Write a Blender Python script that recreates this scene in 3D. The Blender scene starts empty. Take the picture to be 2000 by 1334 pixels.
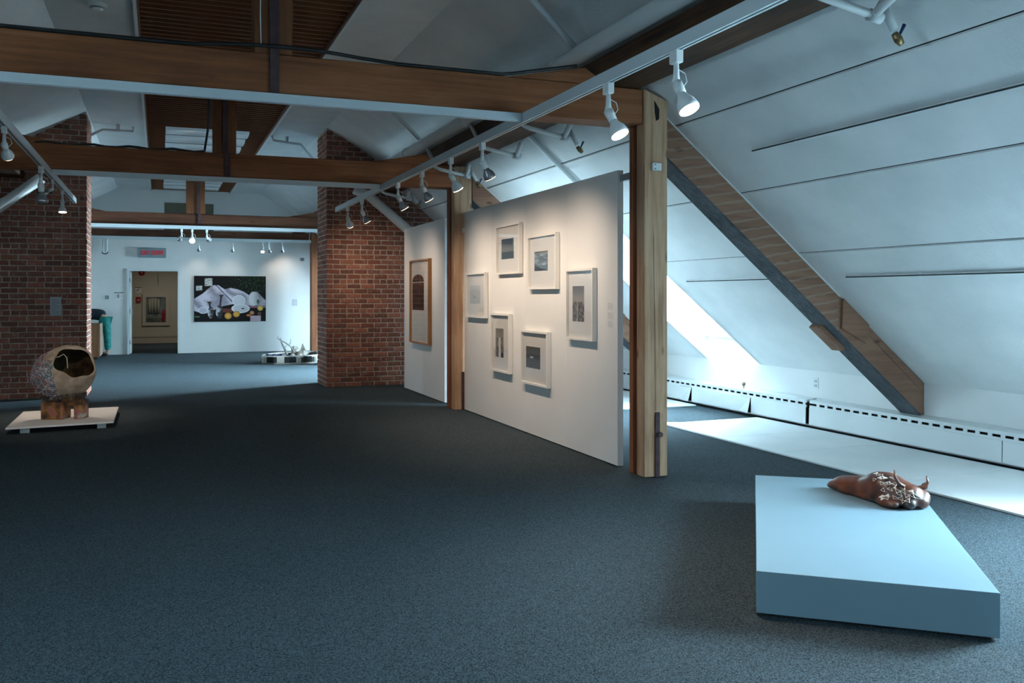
import bpy, bmesh, math, random
from mathutils import Vector, Matrix, noise
from mathutils.bvhtree import BVHTree
random.seed(7)
C = bpy.context.scene.collection
SC = bpy.context.scene
PI = math.pi

# ---------------------------------------------------------------- camera, sky, daylight, exposure
cam_d = bpy.data.cameras.new('camera'); cam = bpy.data.objects.new('camera', cam_d); C.objects.link(cam)
cam.location = (0, 0, 1.5); cam.rotation_euler = (PI/2, 0, -math.radians(21.46))
cam_d.lens = 31.5; cam_d.sensor_width = 36; cam_d.shift_y = -0.0445; cam_d.clip_start = 0.05
SC.camera = cam
w = bpy.data.worlds.new('sky'); SC.world = w; w.use_nodes = True
w.node_tree.nodes['Background'].inputs[0].default_value = (0.62, 0.83, 1.0, 1)
w.node_tree.nodes['Background'].inputs[1].default_value = 1.6
SC.view_settings.view_transform = 'Standard'; SC.view_settings.look = 'None'
SC.view_settings.gamma = 1; SC.view_settings.exposure = 2.0; SC.view_settings.use_curve_mapping = False
SC.cycles.use_denoising = True
SC.cycles.max_bounces = 10; SC.cycles.diffuse_bounces = 6; SC.cycles.transparent_max_bounces = 12
SC.cycles.caustics_reflective = False; SC.cycles.caustics_refractive = False
DAY = (0.58, 0.85, 1.0)
WARM = (1.0, 0.80, 0.62)

def daylight(name, loc, size, power, tilt, side=1, col=DAY):
    """Sky light standing outside a dormer window shining in through the glass."""
    L = bpy.data.lights.new(name, 'AREA'); L.shape = 'RECTANGLE'; L.size = size[0]; L.size_y = size[1]
    L.energy = power; L.color = col
    o = bpy.data.objects.new(name, L); C.objects.link(o); o.location = loc
    d = Vector((-side*math.cos(tilt), 0, -math.sin(tilt)))
    o.rotation_euler = d.to_track_quat('-Z', 'Y').to_euler()
    return o
CX = 0.765                                  # the building's centre line
# windows, real ones and unseen ones added for fill: (side, y0, y1, power)
DORMERS = [(1, 9.28, 10.44, 390), (1, 2.3, 3.75, 560), (1, -2.6, -1.1, 380), (1, 16.9, 18.2, 2500), (1, 22.75, 24.1, 480),  # the one behind the viewer is unseen, added as backfill light
           (-1, 2.3, 3.75, 95), (-1, 17.2, 18.4, 40), (-1, 21.2, 22.6, 20)]  # the near left one is unseen, added to brighten the right slope
for s, a, b, p in DORMERS:
    x = 7.75 if s > 0 else 2*CX-7.75
    daylight('window_daylight', (x, (a+b)/2, 2.0), (b-a+0.5, 1.7), p, 0.42, s)

# ---------------------------------------------------------------- helpers
def lin(c):
    return tuple((v/12.92 if v <= 0.04045 else ((v+0.055)/1.055)**2.4) for v in c)
def rgb(r, g, b): return lin((r/255, g/255, b/255))
WO = {}
def tag(o, label=None, cat=None, group=None, kind=None):
    if label: o['label'] = label
    if cat: o['category'] = cat
    if group: o['group'] = group
    if kind: o['kind'] = kind
    return o
def thing(name, loc, label, cat, group=None, rz=None, kind=None, parent=None):
    o = bpy.data.objects.new(name, None); C.objects.link(o); o.empty_display_size = 0.1
    o.location = loc
    if rz is None: WO[o] = Vector(loc)
    else: o.rotation_euler = (0, 0, rz)
    return tag(o, label, cat, group, kind)
class MB:
    def __init__(s): s.v = []; s.f = []
    def add(s, vs, fs):
        n = len(s.v); s.v += [tuple(q) for q in vs]; s.f += [tuple(i+n for i in f) for f in fs]; return s
    def box(s, x0, x1, y0, y1, z0, z1):
        return s.add([(x0,y0,z0),(x1,y0,z0),(x1,y1,z0),(x0,y1,z0),(x0,y0,z1),(x1,y0,z1),(x1,y1,z1),(x0,y1,z1)],
              [(0,3,2,1),(4,5,6,7),(0,1,5,4),(1,2,6,5),(2,3,7,6),(3,0,4,7)])
    def prism(s, poly, y0, y1):            # polygon in XZ, extruded along Y
        n = len(poly)
        return s.add([(x,y0,z) for x,z in poly]+[(x,y1,z) for x,z in poly],
              [tuple(range(n)), tuple(range(2*n-1,n-1,-1))]+[(i,(i+1)%n,n+(i+1)%n,n+i) for i in range(n)])
    def prismx(s, poly, x0, x1):           # polygon in YZ, extruded along X
        n = len(poly)
        return s.add([(x0,y,z) for y,z in poly]+[(x1,y,z) for y,z in poly],
              [tuple(range(n)), tuple(range(2*n-1,n-1,-1))]+[(i,(i+1)%n,n+(i+1)%n,n+i) for i in range(n)])
    def prismz(s, poly, z0, z1):
        n = len(poly)
        return s.add([(x,y,z0) for x,y in poly]+[(x,y,z1) for x,y in poly],
              [tuple(range(n)), tuple(range(2*n-1,n-1,-1))]+[(i,(i+1)%n,n+(i+1)%n,n+i) for i in range(n)])
    def tube(s, pts, r, seg=10, cap=True):
        pts = [Vector(p) for p in pts]; n = len(pts)
        rs = r if isinstance(r, (list, tuple)) else [r]*n
        up = None; vs = []; fs = []
        for i, p in enumerate(pts):
            t = (pts[min(i+1,n-1)]-pts[max(i-1,0)]).normalized()
            if up is None:
                up = t.orthogonal().normalized()
            up = (up - t*up.dot(t)).normalized(); sd = t.cross(up)
            for k in range(seg):
                a = 2*PI*k/seg; vs.append(p+(up*math.cos(a)+sd*math.sin(a))*rs[i])
        for i in range(n-1):
            for k in range(seg):
                fs.append((i*seg+k, i*seg+(k+1)%seg, (i+1)*seg+(k+1)%seg, (i+1)*seg+k))
        if cap: fs += [tuple(range(seg-1,-1,-1)), tuple(range((n-1)*seg, n*seg))]
        return s.add(vs, fs)
    def ell(s, c, r, rot=None, nu=16, nv=10):
        c = Vector(c); vs = []; fs = []
        for j in range(nv+1):
            th = PI*j/nv
            for i in range(nu):
                ph = 2*PI*i/nu
                p = Vector((r[0]*math.sin(th)*math.cos(ph), r[1]*math.sin(th)*math.sin(ph), r[2]*math.cos(th)))
                if rot is not None: p = rot @ p
                vs.append(c+p)
        for j in range(nv):
            for i in range(nu):
                fs.append((j*nu+i, (j+1)*nu+i, (j+1)*nu+(i+1)%nu, j*nu+(i+1)%nu))
        return s.add(vs, fs)
    def quad(s, a, b, c, d): return s.add([a,b,c,d], [(0,1,2,3)])
def mesh_of(name, mb, smooth=False, bevel=0, merge=True):
    me = bpy.data.meshes.new(name); bm = bmesh.new()
    vs = [bm.verts.new(v) for v in mb.v]
    for f in mb.f:
        try: bm.faces.new([vs[i] for i in f])
        except ValueError: pass
    if merge: bmesh.ops.remove_doubles(bm, verts=bm.verts, dist=1e-6)
    bmesh.ops.recalc_face_normals(bm, faces=bm.faces)
    if bevel:
        es = [e for e in bm.edges if len(e.link_faces) == 2 and e.calc_face_angle(0) > 0.5]
        bmesh.ops.bevel(bm, geom=es, offset=bevel, segments=1, affect='EDGES', clamp_overlap=True)
    if smooth:
        for f in bm.faces: f.smooth = True
    bm.to_mesh(me); bm.free(); return me
def build(name, mb, mat, parent=None, label=None, cat=None, group=None, kind=None, smooth=False, bevel=0, merge=True):
    mb2 = mb; me = None
    world = parent is None or parent in WO
    if world:
        xs, ys, zs = zip(*mb.v)
        o0 = Vector(((min(xs)+max(xs))/2, (min(ys)+max(ys))/2, min(zs)))
        mb2 = MB(); mb2.f = mb.f; mb2.v = [(x-o0.x, y-o0.y, z-o0.z) for x, y, z in mb.v]
    me = mesh_of(name, mb2, smooth, bevel, merge); me.materials.append(mat)
    o = bpy.data.objects.new(name, me); C.objects.link(o)
    if world:
        WO[o] = o0; o.location = o0 - (WO[parent] if parent else Vector((0,0,0)))
    if parent: o.parent = parent
    return tag(o, label, cat, group, kind)
def box(name, x0, x1, y0, y1, z0, z1, mat, parent=None, **k): return build(name, MB().box(x0,x1,y0,y1,z0,z1), mat, parent, **k)
def put(name, me, loc, parent, scale=None):
    """another object sharing mesh data, placed in world coordinates under parent"""
    o = bpy.data.objects.new(name, me); C.objects.link(o)
    o.location = Vector(loc) - (WO[parent] if parent in WO else Vector((0,0,0))); o.parent = parent; WO[o] = Vector(loc)
    if scale: o.scale = scale
    return o

# ---------------------------------------------------------------- materials
def nodes(name):
    m = bpy.data.materials.new(name); m.use_nodes = True; nt = m.node_tree; b = nt.nodes['Principled BSDF']
    return m, nt, b
def N(nt, t, **k):
    n = nt.nodes.new(t)
    for a, v in k.items(): setattr(n, a, v)
    return n
def plain(name, col, rough=0.5, metal=0, spec=0.5, emit=None, es=0):
    m, nt, b = nodes(name); b.inputs['Base Color'].default_value = (*col, 1); b.inputs['Roughness'].default_value = rough
    b.inputs['Metallic'].default_value = metal; b.inputs['Specular IOR Level'].default_value = spec
    if emit: b.inputs['Emission Color'].default_value = (*emit, 1); b.inputs['Emission Strength'].default_value = es
    return m
def noisy(name, c1, c2, scale=8, detail=5, rough=0.6, bump=0.1, bscale=60, stretch=(1,1,1), lo=0.35, hi=0.65, spec=0.3, bdist=0.004):
    m, nt, b = nodes(name); tc = N(nt,'ShaderNodeTexCoord'); mp = N(nt,'ShaderNodeMapping'); mp.inputs['Scale'].default_value = stretch
    nt.links.new(tc.outputs['Object'], mp.inputs['Vector'])
    n = N(nt,'ShaderNodeTexNoise'); n.inputs['Scale'].default_value = scale; n.inputs['Detail'].default_value = detail
    nt.links.new(mp.outputs[0], n.inputs['Vector'])
    r = N(nt,'ShaderNodeValToRGB'); r.color_ramp.elements[0].position = lo; r.color_ramp.elements[1].position = hi
    r.color_ramp.elements[0].color = (*c1,1); r.color_ramp.elements[1].color = (*c2,1)
    nt.links.new(n.outputs['Fac'], r.inputs[0]); nt.links.new(r.outputs[0], b.inputs['Base Color'])
    b.inputs['Roughness'].default_value = rough; b.inputs['Specular IOR Level'].default_value = spec
    if bump:
        n2 = N(nt,'ShaderNodeTexNoise'); n2.inputs['Scale'].default_value = bscale; n2.inputs['Detail'].default_value = 6
        nt.links.new(mp.outputs[0], n2.inputs['Vector'])
        bp = N(nt,'ShaderNodeBump'); bp.inputs['Strength'].default_value = bump; bp.inputs['Distance'].default_value = bdist
        nt.links.new(n2.outputs['Fac'], bp.inputs['Height']); nt.links.new(bp.outputs[0], b.inputs['Normal'])
    return m
def wood(name, dark, mid, light, axis=0, rough=0.65, marks=False, spec=0.25):
    """sawn timber: grain stretched along one axis, knots and darker stains"""
    m, nt, b = nodes(name); tc = N(nt,'ShaderNodeTexCoord'); L = nt.links.new
    def mapped(along, across):
        mp = N(nt,'ShaderNodeMapping'); sc = [across]*3; sc[axis] = along; mp.inputs['Scale'].default_value = sc
        L(tc.outputs['Object'], mp.inputs['Vector']); return mp.outputs[0]
    g = N(nt,'ShaderNodeTexNoise'); g.inputs['Scale'].default_value = 1; g.inputs['Detail'].default_value = 8; g.inputs['Roughness'].default_value = 0.65
    L(mapped(1.2, 22), g.inputs['Vector'])
    st = N(nt,'ShaderNodeTexNoise'); st.inputs['Scale'].default_value = 1; st.inputs['Detail'].default_value = 4
    L(mapped(1.1, 3.0), st.inputs['Vector'])
    r = N(nt,'ShaderNodeValToRGB'); e = r.color_ramp.elements; e[0].position = 0.38; e[0].color = (*dark,1); e[1].position = 0.63; e[1].color = (*light,1)
    x = r.color_ramp.elements.new(0.5); x.color = (*mid,1)
    mix = N(nt,'ShaderNodeMath', operation='ADD'); a = N(nt,'ShaderNodeMath', operation='MULTIPLY'); a.inputs[1].default_value = 0.55
    c = N(nt,'ShaderNodeMath', operation='MULTIPLY'); c.inputs[1].default_value = 0.45
    L(g.outputs['Fac'], a.inputs[0]); L(st.outputs['Fac'], c.inputs[0]); L(a.outputs[0], mix.inputs[0]); L(c.outputs[0], mix.inputs[1]); L(mix.outputs[0], r.inputs[0])
    col = r.outputs[0]
    vo = N(nt,'ShaderNodeTexVoronoi'); vo.inputs['Scale'].default_value = 1; L(mapped(2.2, 5.0), vo.inputs['Vector'])
    kr = N(nt,'ShaderNodeValToRGB'); kr.color_ramp.elements[0].position = 0.05; kr.color_ramp.elements[1].position = 0.13
    kr.color_ramp.elements[0].color = (0.25,0.2,0.17,1); kr.color_ramp.elements[1].color = (1,1,1,1)
    L(vo.outputs['Distance'], kr.inputs[0])
    mx = N(nt,'ShaderNodeMix', data_type='RGBA', blend_type='MULTIPLY'); mx.inputs[0].default_value = 0.8
    L(col, mx.inputs[6]); L(kr.outputs[0], mx.inputs[7]); col = mx.outputs[2]
    if marks:                                # pale lath marks left across an old plastered face
        wv = N(nt,'ShaderNodeTexWave', bands_direction='Z'); wv.inputs['Scale'].default_value = 3.6; wv.inputs['Distortion'].default_value = 1.3; wv.inputs['Detail Scale'].default_value = 2.0
        mpw = N(nt,'ShaderNodeMapping'); mpw.inputs['Rotation'].default_value = (0,math.radians(9),0); L(tc.outputs['Object'], mpw.inputs['Vector']); L(mpw.outputs[0], wv.inputs['Vector'])
        wr = N(nt,'ShaderNodeValToRGB'); wr.color_ramp.elements[0].position = 0.80; wr.color_ramp.elements[1].position = 0.93
        wr.color_ramp.elements[0].color = (0,0,0,1); wr.color_ramp.elements[1].color = (0.33,0.33,0.33,1); L(wv.outputs['Fac'], wr.inputs[0])
        m2 = N(nt,'ShaderNodeMix', data_type='RGBA'); m2.inputs[7].default_value = (0.42,0.37,0.30,1)
        L(wr.outputs[0], m2.inputs[0]); L(col, m2.inputs[6]); col = m2.outputs[2]
    L(col, b.inputs['Base Color']); b.inputs['Roughness'].default_value = rough; b.inputs['Specular IOR Level'].default_value = spec
    bp = N(nt,'ShaderNodeBump'); bp.inputs['Strength'].default_value = 0.35; bp.inputs['Distance'].default_value = 0.006
    L(g.outputs['Fac'], bp.inputs['Height']); L(bp.outputs[0], b.inputs['Normal'])
    return m
WHITE = (0.74, 0.76, 0.76)
M = {}
M['plaster'] = noisy('white_plaster', (0.66,0.69,0.70), (0.76,0.78,0.78), 2.2, 5, 0.75, 0.35, 34, lo=0.3, hi=0.7, spec=0.2, bdist=0.012)
M['white'] = noisy('white_wall_paint', (0.76,0.775,0.775), (0.80,0.81,0.81), 1.5, 3, 0.7, 0.08, 90, spec=0.2)
M['panel'] = noisy('white_board_paint', (0.78,0.775,0.76), (0.82,0.81,0.80), 1.2, 3, 0.6, 0.05, 120, spec=0.25)
M['plinth'] = noisy('pale_blue_paint', (0.175,0.275,0.335), (0.185,0.29,0.35), 2, 3, 0.45, 0.03, 120, spec=0.35)
M['floorboard'] = noisy('white_floor_paint', (0.70,0.74,0.75), (0.78,0.80,0.80), 1.6, 6, 0.42, 0.05, 50, spec=0.4)
M['metal'] = plain('white_enamel', (0.72,0.76,0.77), 0.35)
M['track'] = plain('white_track', (0.55,0.62,0.66), 0.4)
M['pipe'] = plain('white_pipe_paint', (0.66,0.70,0.71), 0.45)
M['black'] = plain('black_rubber', (0.015,0.015,0.017), 0.5)
M['dark'] = plain('dark_void', (0.02,0.018,0.016), 0.9)
M['iron'] = noisy('purple_brown_iron', (0.055,0.030,0.034), (0.085,0.05,0.055), 14, 4, 0.55, 0.2, 80)
M['brass'] = plain('aged_brass', (0.28,0.20,0.10), 0.35, 0.8)
M['blue'] = plain('blue_lever', (0.01,0.03,0.12), 0.4)
M['frame'] = plain('white_frame_lacquer', (0.80,0.78,0.74), 0.35)
M['mat'] = plain('white_mat_board', (0.80,0.78,0.75), 0.8)
M['oak'] = wood('oak_frame', (0.30,0.14,0.06), (0.42,0.21,0.09), (0.50,0.27,0.12), 2, 0.4)
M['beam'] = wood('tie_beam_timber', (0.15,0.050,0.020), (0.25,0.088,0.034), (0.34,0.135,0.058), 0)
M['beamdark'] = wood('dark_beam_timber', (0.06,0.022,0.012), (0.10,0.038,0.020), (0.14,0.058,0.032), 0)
M['purlin'] = wood('purlin_timber', (0.035,0.018,0.012), (0.075,0.036,0.02), (0.13,0.065,0.035), 1)
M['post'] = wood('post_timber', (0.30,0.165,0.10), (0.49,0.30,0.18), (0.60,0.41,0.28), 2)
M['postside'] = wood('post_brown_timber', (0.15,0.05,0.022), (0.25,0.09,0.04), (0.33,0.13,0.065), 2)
M['king'] = wood('king_post_timber', (0.10,0.035,0.014), (0.17,0.062,0.024), (0.23,0.09,0.038), 2)
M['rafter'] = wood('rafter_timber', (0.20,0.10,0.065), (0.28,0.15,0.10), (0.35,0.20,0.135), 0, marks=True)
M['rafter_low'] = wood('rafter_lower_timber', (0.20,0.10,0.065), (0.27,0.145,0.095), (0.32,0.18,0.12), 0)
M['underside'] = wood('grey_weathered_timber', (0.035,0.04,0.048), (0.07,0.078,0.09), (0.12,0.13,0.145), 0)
M['slat'] = wood('ceiling_slat_wood', (0.13,0.043,0.016), (0.20,0.072,0.028), (0.28,0.11,0.046), 0, 0.5)
M['desk'] = wood('desk_wood', (0.15,0.065,0.03), (0.20,0.09,0.045), (0.25,0.12,0.06), 2, 0.4)
M['desklight'] = wood('pale_desk_wood', (0.36,0.25,0.19), (0.42,0.29,0.22), (0.46,0.33,0.26), 1, 0.4)
M['mortar'] = noisy('mortar', (0.30,0.24,0.20), (0.55,0.47,0.40), 9, 6, 0.95, 0.8, 70)
M['louvre'] = noisy('olive_grille', (0.13,0.12,0.09), (0.17,0.16,0.12), 60, 2, 0.8, 0)
M['diffuser'] = plain('opal_acrylic', (0.80,0.84,0.86), 0.18)
M['corridor'] = plain('cream_corridor_paint', (0.55,0.50,0.41), 0.6)
M['red'] = plain('red_plastic', (0.35,0.01,0.015), 0.4)
M['grey'] = plain('grey_plate', (0.22,0.25,0.28), 0.4)
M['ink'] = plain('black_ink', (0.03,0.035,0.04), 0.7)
M['paleink'] = plain('grey_ink', (0.48,0.47,0.47), 0.7)
M['paper'] = plain('white_paper', (0.78,0.78,0.78), 0.7)
M['card'] = plain('grey_blue_card', (0.42,0.47,0.52), 0.6)
M['teal'] = noisy('teal_fabric', (0.01,0.16,0.15), (0.03,0.27,0.24), 14, 3, 0.85, 0.3, 40)
M['navy'] = noisy('navy_fabric', (0.006,0.012,0.022), (0.015,0.025,0.04), 14, 3, 0.85, 0.3, 40)
M['skin'] = plain('skin', (0.50,0.28,0.20), 0.55)
M['hair'] = plain('dark_hair', (0.02,0.012,0.008), 0.6)

def carpet_mat():
    m, nt, b = nodes('grey_carpet'); L = nt.links.new; tc = N(nt,'ShaderNodeTexCoord')
    n = N(nt,'ShaderNodeTexNoise'); n.inputs['Scale'].default_value = 165; n.inputs['Detail'].default_value = 4; n.inputs['Roughness'].default_value = 0.8
    n2 = N(nt,'ShaderNodeTexNoise'); n2.inputs['Scale'].default_value = 0.9; n2.inputs['Detail'].default_value = 4
    L(tc.outputs['Object'], n.inputs['Vector']); L(tc.outputs['Object'], n2.inputs['Vector'])
    r = N(nt,'ShaderNodeValToRGB'); r.color_ramp.elements[0].position = 0.40; r.color_ramp.elements[1].position = 0.62
    r.color_ramp.elements[0].color = (0.004,0.007,0.009,1); r.color_ramp.elements[1].color = (0.100,0.136,0.158,1)
    L(n.outputs['Fac'], r.inputs[0])
    r2 = N(nt,'ShaderNodeValToRGB'); r2.color_ramp.elements[0].color = (0.86,0.86,0.86,1); r2.color_ramp.elements[1].color = (1.1,1.1,1.1,1)
    L(n2.outputs['Fac'], r2.inputs[0])
    mx = N(nt,'ShaderNodeMix', data_type='RGBA', blend_type='MULTIPLY'); mx.inputs[0].default_value = 1
    L(r.outputs[0], mx.inputs[6]); L(r2.outputs[0], mx.inputs[7]); L(mx.outputs[2], b.inputs['Base Color'])
    b.inputs['Roughness'].default_value = 0.95; b.inputs['Specular IOR Level'].default_value = 0.1
    bp = N(nt,'ShaderNodeBump'); bp.inputs['Strength'].default_value = 0.5; bp.inputs['Distance'].default_value = 0.004
    L(n.outputs['Fac'], bp.inputs['Height']); L(bp.outputs[0], b.inputs['Normal']); return m
M['carpet'] = carpet_mat()
def brick_mat():
    m, nt, b = nodes('old_brick'); L = nt.links.new; tc = N(nt,'ShaderNodeTexCoord'); oi = N(nt,'ShaderNodeObjectInfo')
    r = N(nt,'ShaderNodeValToRGB'); e = r.color_ramp.elements
    e[0].position = 0; e[0].color = (0.15,0.075,0.058,1); e[1].position = 1; e[1].color = (0.34,0.135,0.095,1)
    x = e.new(0.35); x.color = (0.22,0.085,0.06,1); x = e.new(0.6); x.color = (0.21,0.10,0.08,1); x = e.new(0.8); x.color = (0.29,0.12,0.08,1)
    g = N(nt,'ShaderNodeNewGeometry'); pick = N(nt,'ShaderNodeMath', operation='ADD'); fr = N(nt,'ShaderNodeMath', operation='FRACT')
    L(oi.outputs['Random'], pick.inputs[0]); L(g.outputs['Random Per Island'], pick.inputs[1]); L(pick.outputs[0], fr.inputs[0]); L(fr.outputs[0], r.inputs[0])
    ps = N(nt,'ShaderNodeNewGeometry')
    n = N(nt,'ShaderNodeTexNoise'); n.inputs['Scale'].default_value = 16; n.inputs['Detail'].default_value = 8; n.inputs['Roughness'].default_value = 0.75
    L(ps.outputs['Position'], n.inputs['Vector'])
    r2 = N(nt,'ShaderNodeValToRGB'); r2.color_ramp.elements[0].position = 0.54; r2.color_ramp.elements[1].position = 0.72
    r2.color_ramp.elements[0].color = (0,0,0,1); r2.color_ramp.elements[1].color = (0.75,0.75,0.75,1); L(n.outputs['Fac'], r2.inputs[0])
    mx = N(nt,'ShaderNodeMix', data_type='RGBA'); mx.inputs[7].default_value = (0.45,0.37,0.32,1)
    L(r2.outputs[0], mx.inputs[0]); L(r.outputs[0], mx.inputs[6]); L(mx.outputs[2], b.inputs['Base Color'])
    b.inputs['Roughness'].default_value = 0.9; b.inputs['Specular IOR Level'].default_value = 0.2
    bp = N(nt,'ShaderNodeBump'); bp.inputs['Strength'].default_value = 0.8; bp.inputs['Distance'].default_value = 0.008
    L(n.outputs['Fac'], bp.inputs['Height']); L(bp.outputs[0], b.inputs['Normal']); return m
M['brick'] = brick_mat()
def glass_mat(name, refl):
    m, nt, b = nodes(name); L = nt.links.new; out = nt.nodes['Material Output']
    t = N(nt,'ShaderNodeBsdfTransparent'); g = N(nt,'ShaderNodeBsdfGlossy'); g.inputs['Roughness'].default_value = 0.01
    lw = N(nt,'ShaderNodeLayerWeight'); lw.inputs['Blend'].default_value = 0.35
    f = N(nt,'ShaderNodeMapRange'); f.inputs['From Min'].default_value = 0.0; f.inputs['From Max'].default_value = 1.0
    f.inputs['To Min'].default_value = 0.035; f.inputs['To Max'].default_value = refl
    L(lw.outputs['Facing'], f.inputs['Value'])
    mx = N(nt,'ShaderNodeMixShader'); L(f.outputs[0], mx.inputs[0]); L(t.outputs[0], mx.inputs[1]); L(g.outputs[0], mx.inputs[2]); L(mx.outputs[0], out.inputs['Surface'])
    nt.nodes.remove(b); return m
M['glass'] = glass_mat('clear_glass', 0.22)
def attr_mat():
    m, nt, b = nodes('printed_image'); a = N(nt,'ShaderNodeVertexColor'); a.layer_name = 'Col'
    nt.links.new(a.outputs['Color'], b.inputs['Base Color']); b.inputs['Roughness'].default_value = 0.6; b.inputs['Specular IOR Level'].default_value = 0.2
    return m
M['print'] = attr_mat()
def lamp_lit(name, k): return plain(name, (0.9,0.85,0.8), 0.3, emit=(1.0,0.74,0.50), es=k)
M['lit'] = lamp_lit('lit_lamp_lens', 5)
M['litdim'] = lamp_lit('dim_lamp_lens', .8)
M['lens'] = plain('unlit_lens', (0.35,0.38,0.40), 0.15)
M['bulb'] = plain('silver_reflector_bulb', (0.35,0.37,0.40), 0.25, 0.6)

# ---------------------------------------------------------------- the setting
KNEE, KZ, SL = 6.98, 0.643, 0.82
def sz(x): return KZ + (KNEE-x)*SL                  # height of the lower roof slope at x (right side)
def mir(poly, s): return poly if s > 0 else [(2*CX-x, z) for x, z in poly]
Y0, Y1 = -4.0, 25.0
BY0, BY1 = 14.76, 15.66                             # brick cross wall
floor = box('floor', 2*CX-8, 8, Y0-0.3, 31, -0.1, 0.0, M['carpet'], label='dark grey speckled carpet covering the whole attic gallery floor', cat='floor', kind='structure')
# flat ceiling strips and upper slopes
ceil = MB()
ceil.box(-1.01, -0.235, Y0, Y1, 4.26, 4.34); ceil.box(1.765, 2.54, Y0, Y1, 4.26, 4.34)
for s in (1, -1):
    ceil.prism(mir([(2.54,4.26),(3.74,3.56),(3.74,3.68),(2.54,4.38)], s), Y0, Y1)
ceiling = build('ceiling', ceil, M['plaster'], label='white plastered upper ceiling with flat centre strips and sloping sides', cat='ceiling', kind='structure')
box('backing', -0.24, 1.77, Y0, Y1, 4.44, 4.48, M['dark'], ceiling)
for s in (1, -1):                                   # closing boards between purlin and upper slope
    build('closing_board', MB().prism(mir([(3.70,3.36),(3.85,3.30),(3.85,3.64),(3.70,3.64)], s), Y0, Y1), M['plaster'], ceiling)
build('ceiling_trim', MB().box(-0.235,-0.205,Y0,Y1,4.22,4.44).box(1.735,1.765,Y0,Y1,4.22,4.44), M['metal'], ceiling)
build('edge_board', MB().box(-0.205,-0.185,Y0,Y1,4.24,4.44).box(1.715,1.735,Y0,Y1,4.24,4.44), M['slat'], ceiling)

JOINTS = [3.69, 4.149, 4.823, 5.46, 6.98]
XD = 4.83                                           # where a dormer opening starts on the slope
RAFT = [(6.70,6.95),(11.50,11.75),(19.58,19.83),(24.58,24.83),(1.75,2.0)]
def slope_wall(side, name, label):
    dm = sorted((a, b) for s, a, b, p in DORMERS if s == side)
    mb = MB(); segs = []; y = Y0
    for a, b in dm: segs.append((y, a, False)); segs.append((a, b, True)); y = b
    segs.append((y, Y1, False))
    for a, b, d in segs:
        x1 = XD if d else KNEE+0.12
        mb.prism(mir([(3.69,sz(3.69)+.02),(x1,sz(x1)+.02),(x1,sz(x1)+.16),(3.69,sz(3.69)+.16)], side), a, b)
        if not d: mb.prism(mir([(KNEE,0),(KNEE+.12,0),(KNEE+.12,sz(KNEE+.12)+.1),(KNEE,KZ+.02)], side), a, b)
        else:
            mb.prism(mir([(KNEE,0),(KNEE+.12,0),(KNEE+.12,0.98),(KNEE,0.98)], side), a, b)
            mb.prism(mir([(KNEE,2.28),(KNEE+.12,2.28),(KNEE+.12,2.5),(KNEE,2.5)], side), a, b)
            mb.prism(mir([(XD-.06,sz(XD)-.0),(KNEE+.12,sz(XD)),(KNEE+.12,sz(XD)+.1),(XD-.06,sz(XD)+.12)], side), a-.04, b+.04)
            ck = mir([(XD-.02,sz(XD-.02)),(KNEE,KZ),(KNEE+.12,KZ-.05),(KNEE+.12,sz(XD)+.05),(XD-.02,sz(XD)+.05)], side)
            mb.prism(ck, a-.05, a+.006); mb.prism(ck, b-.006, b+.05)
    wl = build(name, mb, M['white'], label=label, cat='wall', kind='structure')
    # boards of the slope, with open joints between them
    bays = [(Y0,1.75),(2.0,6.70),(6.95,11.50),(11.75,BY0),(BY1,19.58),(19.83,24.58),(24.83,Y1)]
    for y0, y1 in bays:
        for k in range(4):
            xa, xb = JOINTS[k]+(.009 if k else 0), JOINTS[k+1]-(.009 if k < 3 else 0)
            cuts = [(y0, y1, xa, xb)]
            for a, b in dm:
                nw = []
                for (p, q, u, v) in cuts:
                    if v > XD and a < q and b > p:
                        if a > p: nw.append((p, a, u, v))
                        if b < q: nw.append((b, q, u, v))
                        if u < XD: nw.append((a, b, u, XD))
                    else: nw.append((p, q, u, v))
                cuts = nw
            for (p, q, u, v) in cuts:
                build('slope_board', MB().prism(mir([(u,sz(u)),(v,sz(v)),(v,sz(v)+.02),(u,sz(u)+.02)], side), p, q), M['plaster'], wl)
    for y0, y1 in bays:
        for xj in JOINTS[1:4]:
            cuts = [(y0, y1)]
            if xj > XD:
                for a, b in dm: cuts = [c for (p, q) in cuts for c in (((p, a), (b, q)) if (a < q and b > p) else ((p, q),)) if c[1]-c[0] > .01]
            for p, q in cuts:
                build('joint_shade_strip', MB().prism(mir([(xj-.009,sz(xj-.009)+.012),(xj+.009,sz(xj+.009)+.012),(xj+.009,sz(xj+.009)+.018),(xj-.009,sz(xj-.009)+.018)], side), p, q), M['ink'], wl)  # dark strips set into the joints in place of their shadow
    for a, b in dm:
        slope_wall.n += 1; X = KNEE+.03 if side > 0 else 2*CX-KNEE-.03
        wn = tag(thing('window_%d' % slope_wall.n, (X, (a+b)/2, 0.98), 'white framed dormer window in the %s slope, about %.0f metres along the room' % ('right' if side>0 else 'left', (a+b)/2+4), 'window', kind='structure'))  # real windows and those added for fill share this label
        fr = MB()
        fr.box(X-.02,X+.04,a,b,0.98,1.04).box(X-.02,X+.04,a,b,2.22,2.28).box(X-.02,X+.04,a,a+.05,1.04,2.22).box(X-.02,X+.04,b-.05,b,1.04,2.22).box(X-.015,X+.035,(a+b)/2-.02,(a+b)/2+.02,1.04,2.22)
        build('window_frame', fr, M['metal'], wn)
        for p, q in ((a+.05,(a+b)/2-.02),((a+b)/2+.02,b-.05)): box('pane', X+.005, X+.011, p, q, 1.04, 2.22, M['glass'], wn)
        box('sill', min(X, X-side*.09), max(X, X-side*.09), a, b, 0.955, 0.99, M['metal'], wn)
    return wl
slope_wall.n = 0
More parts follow.
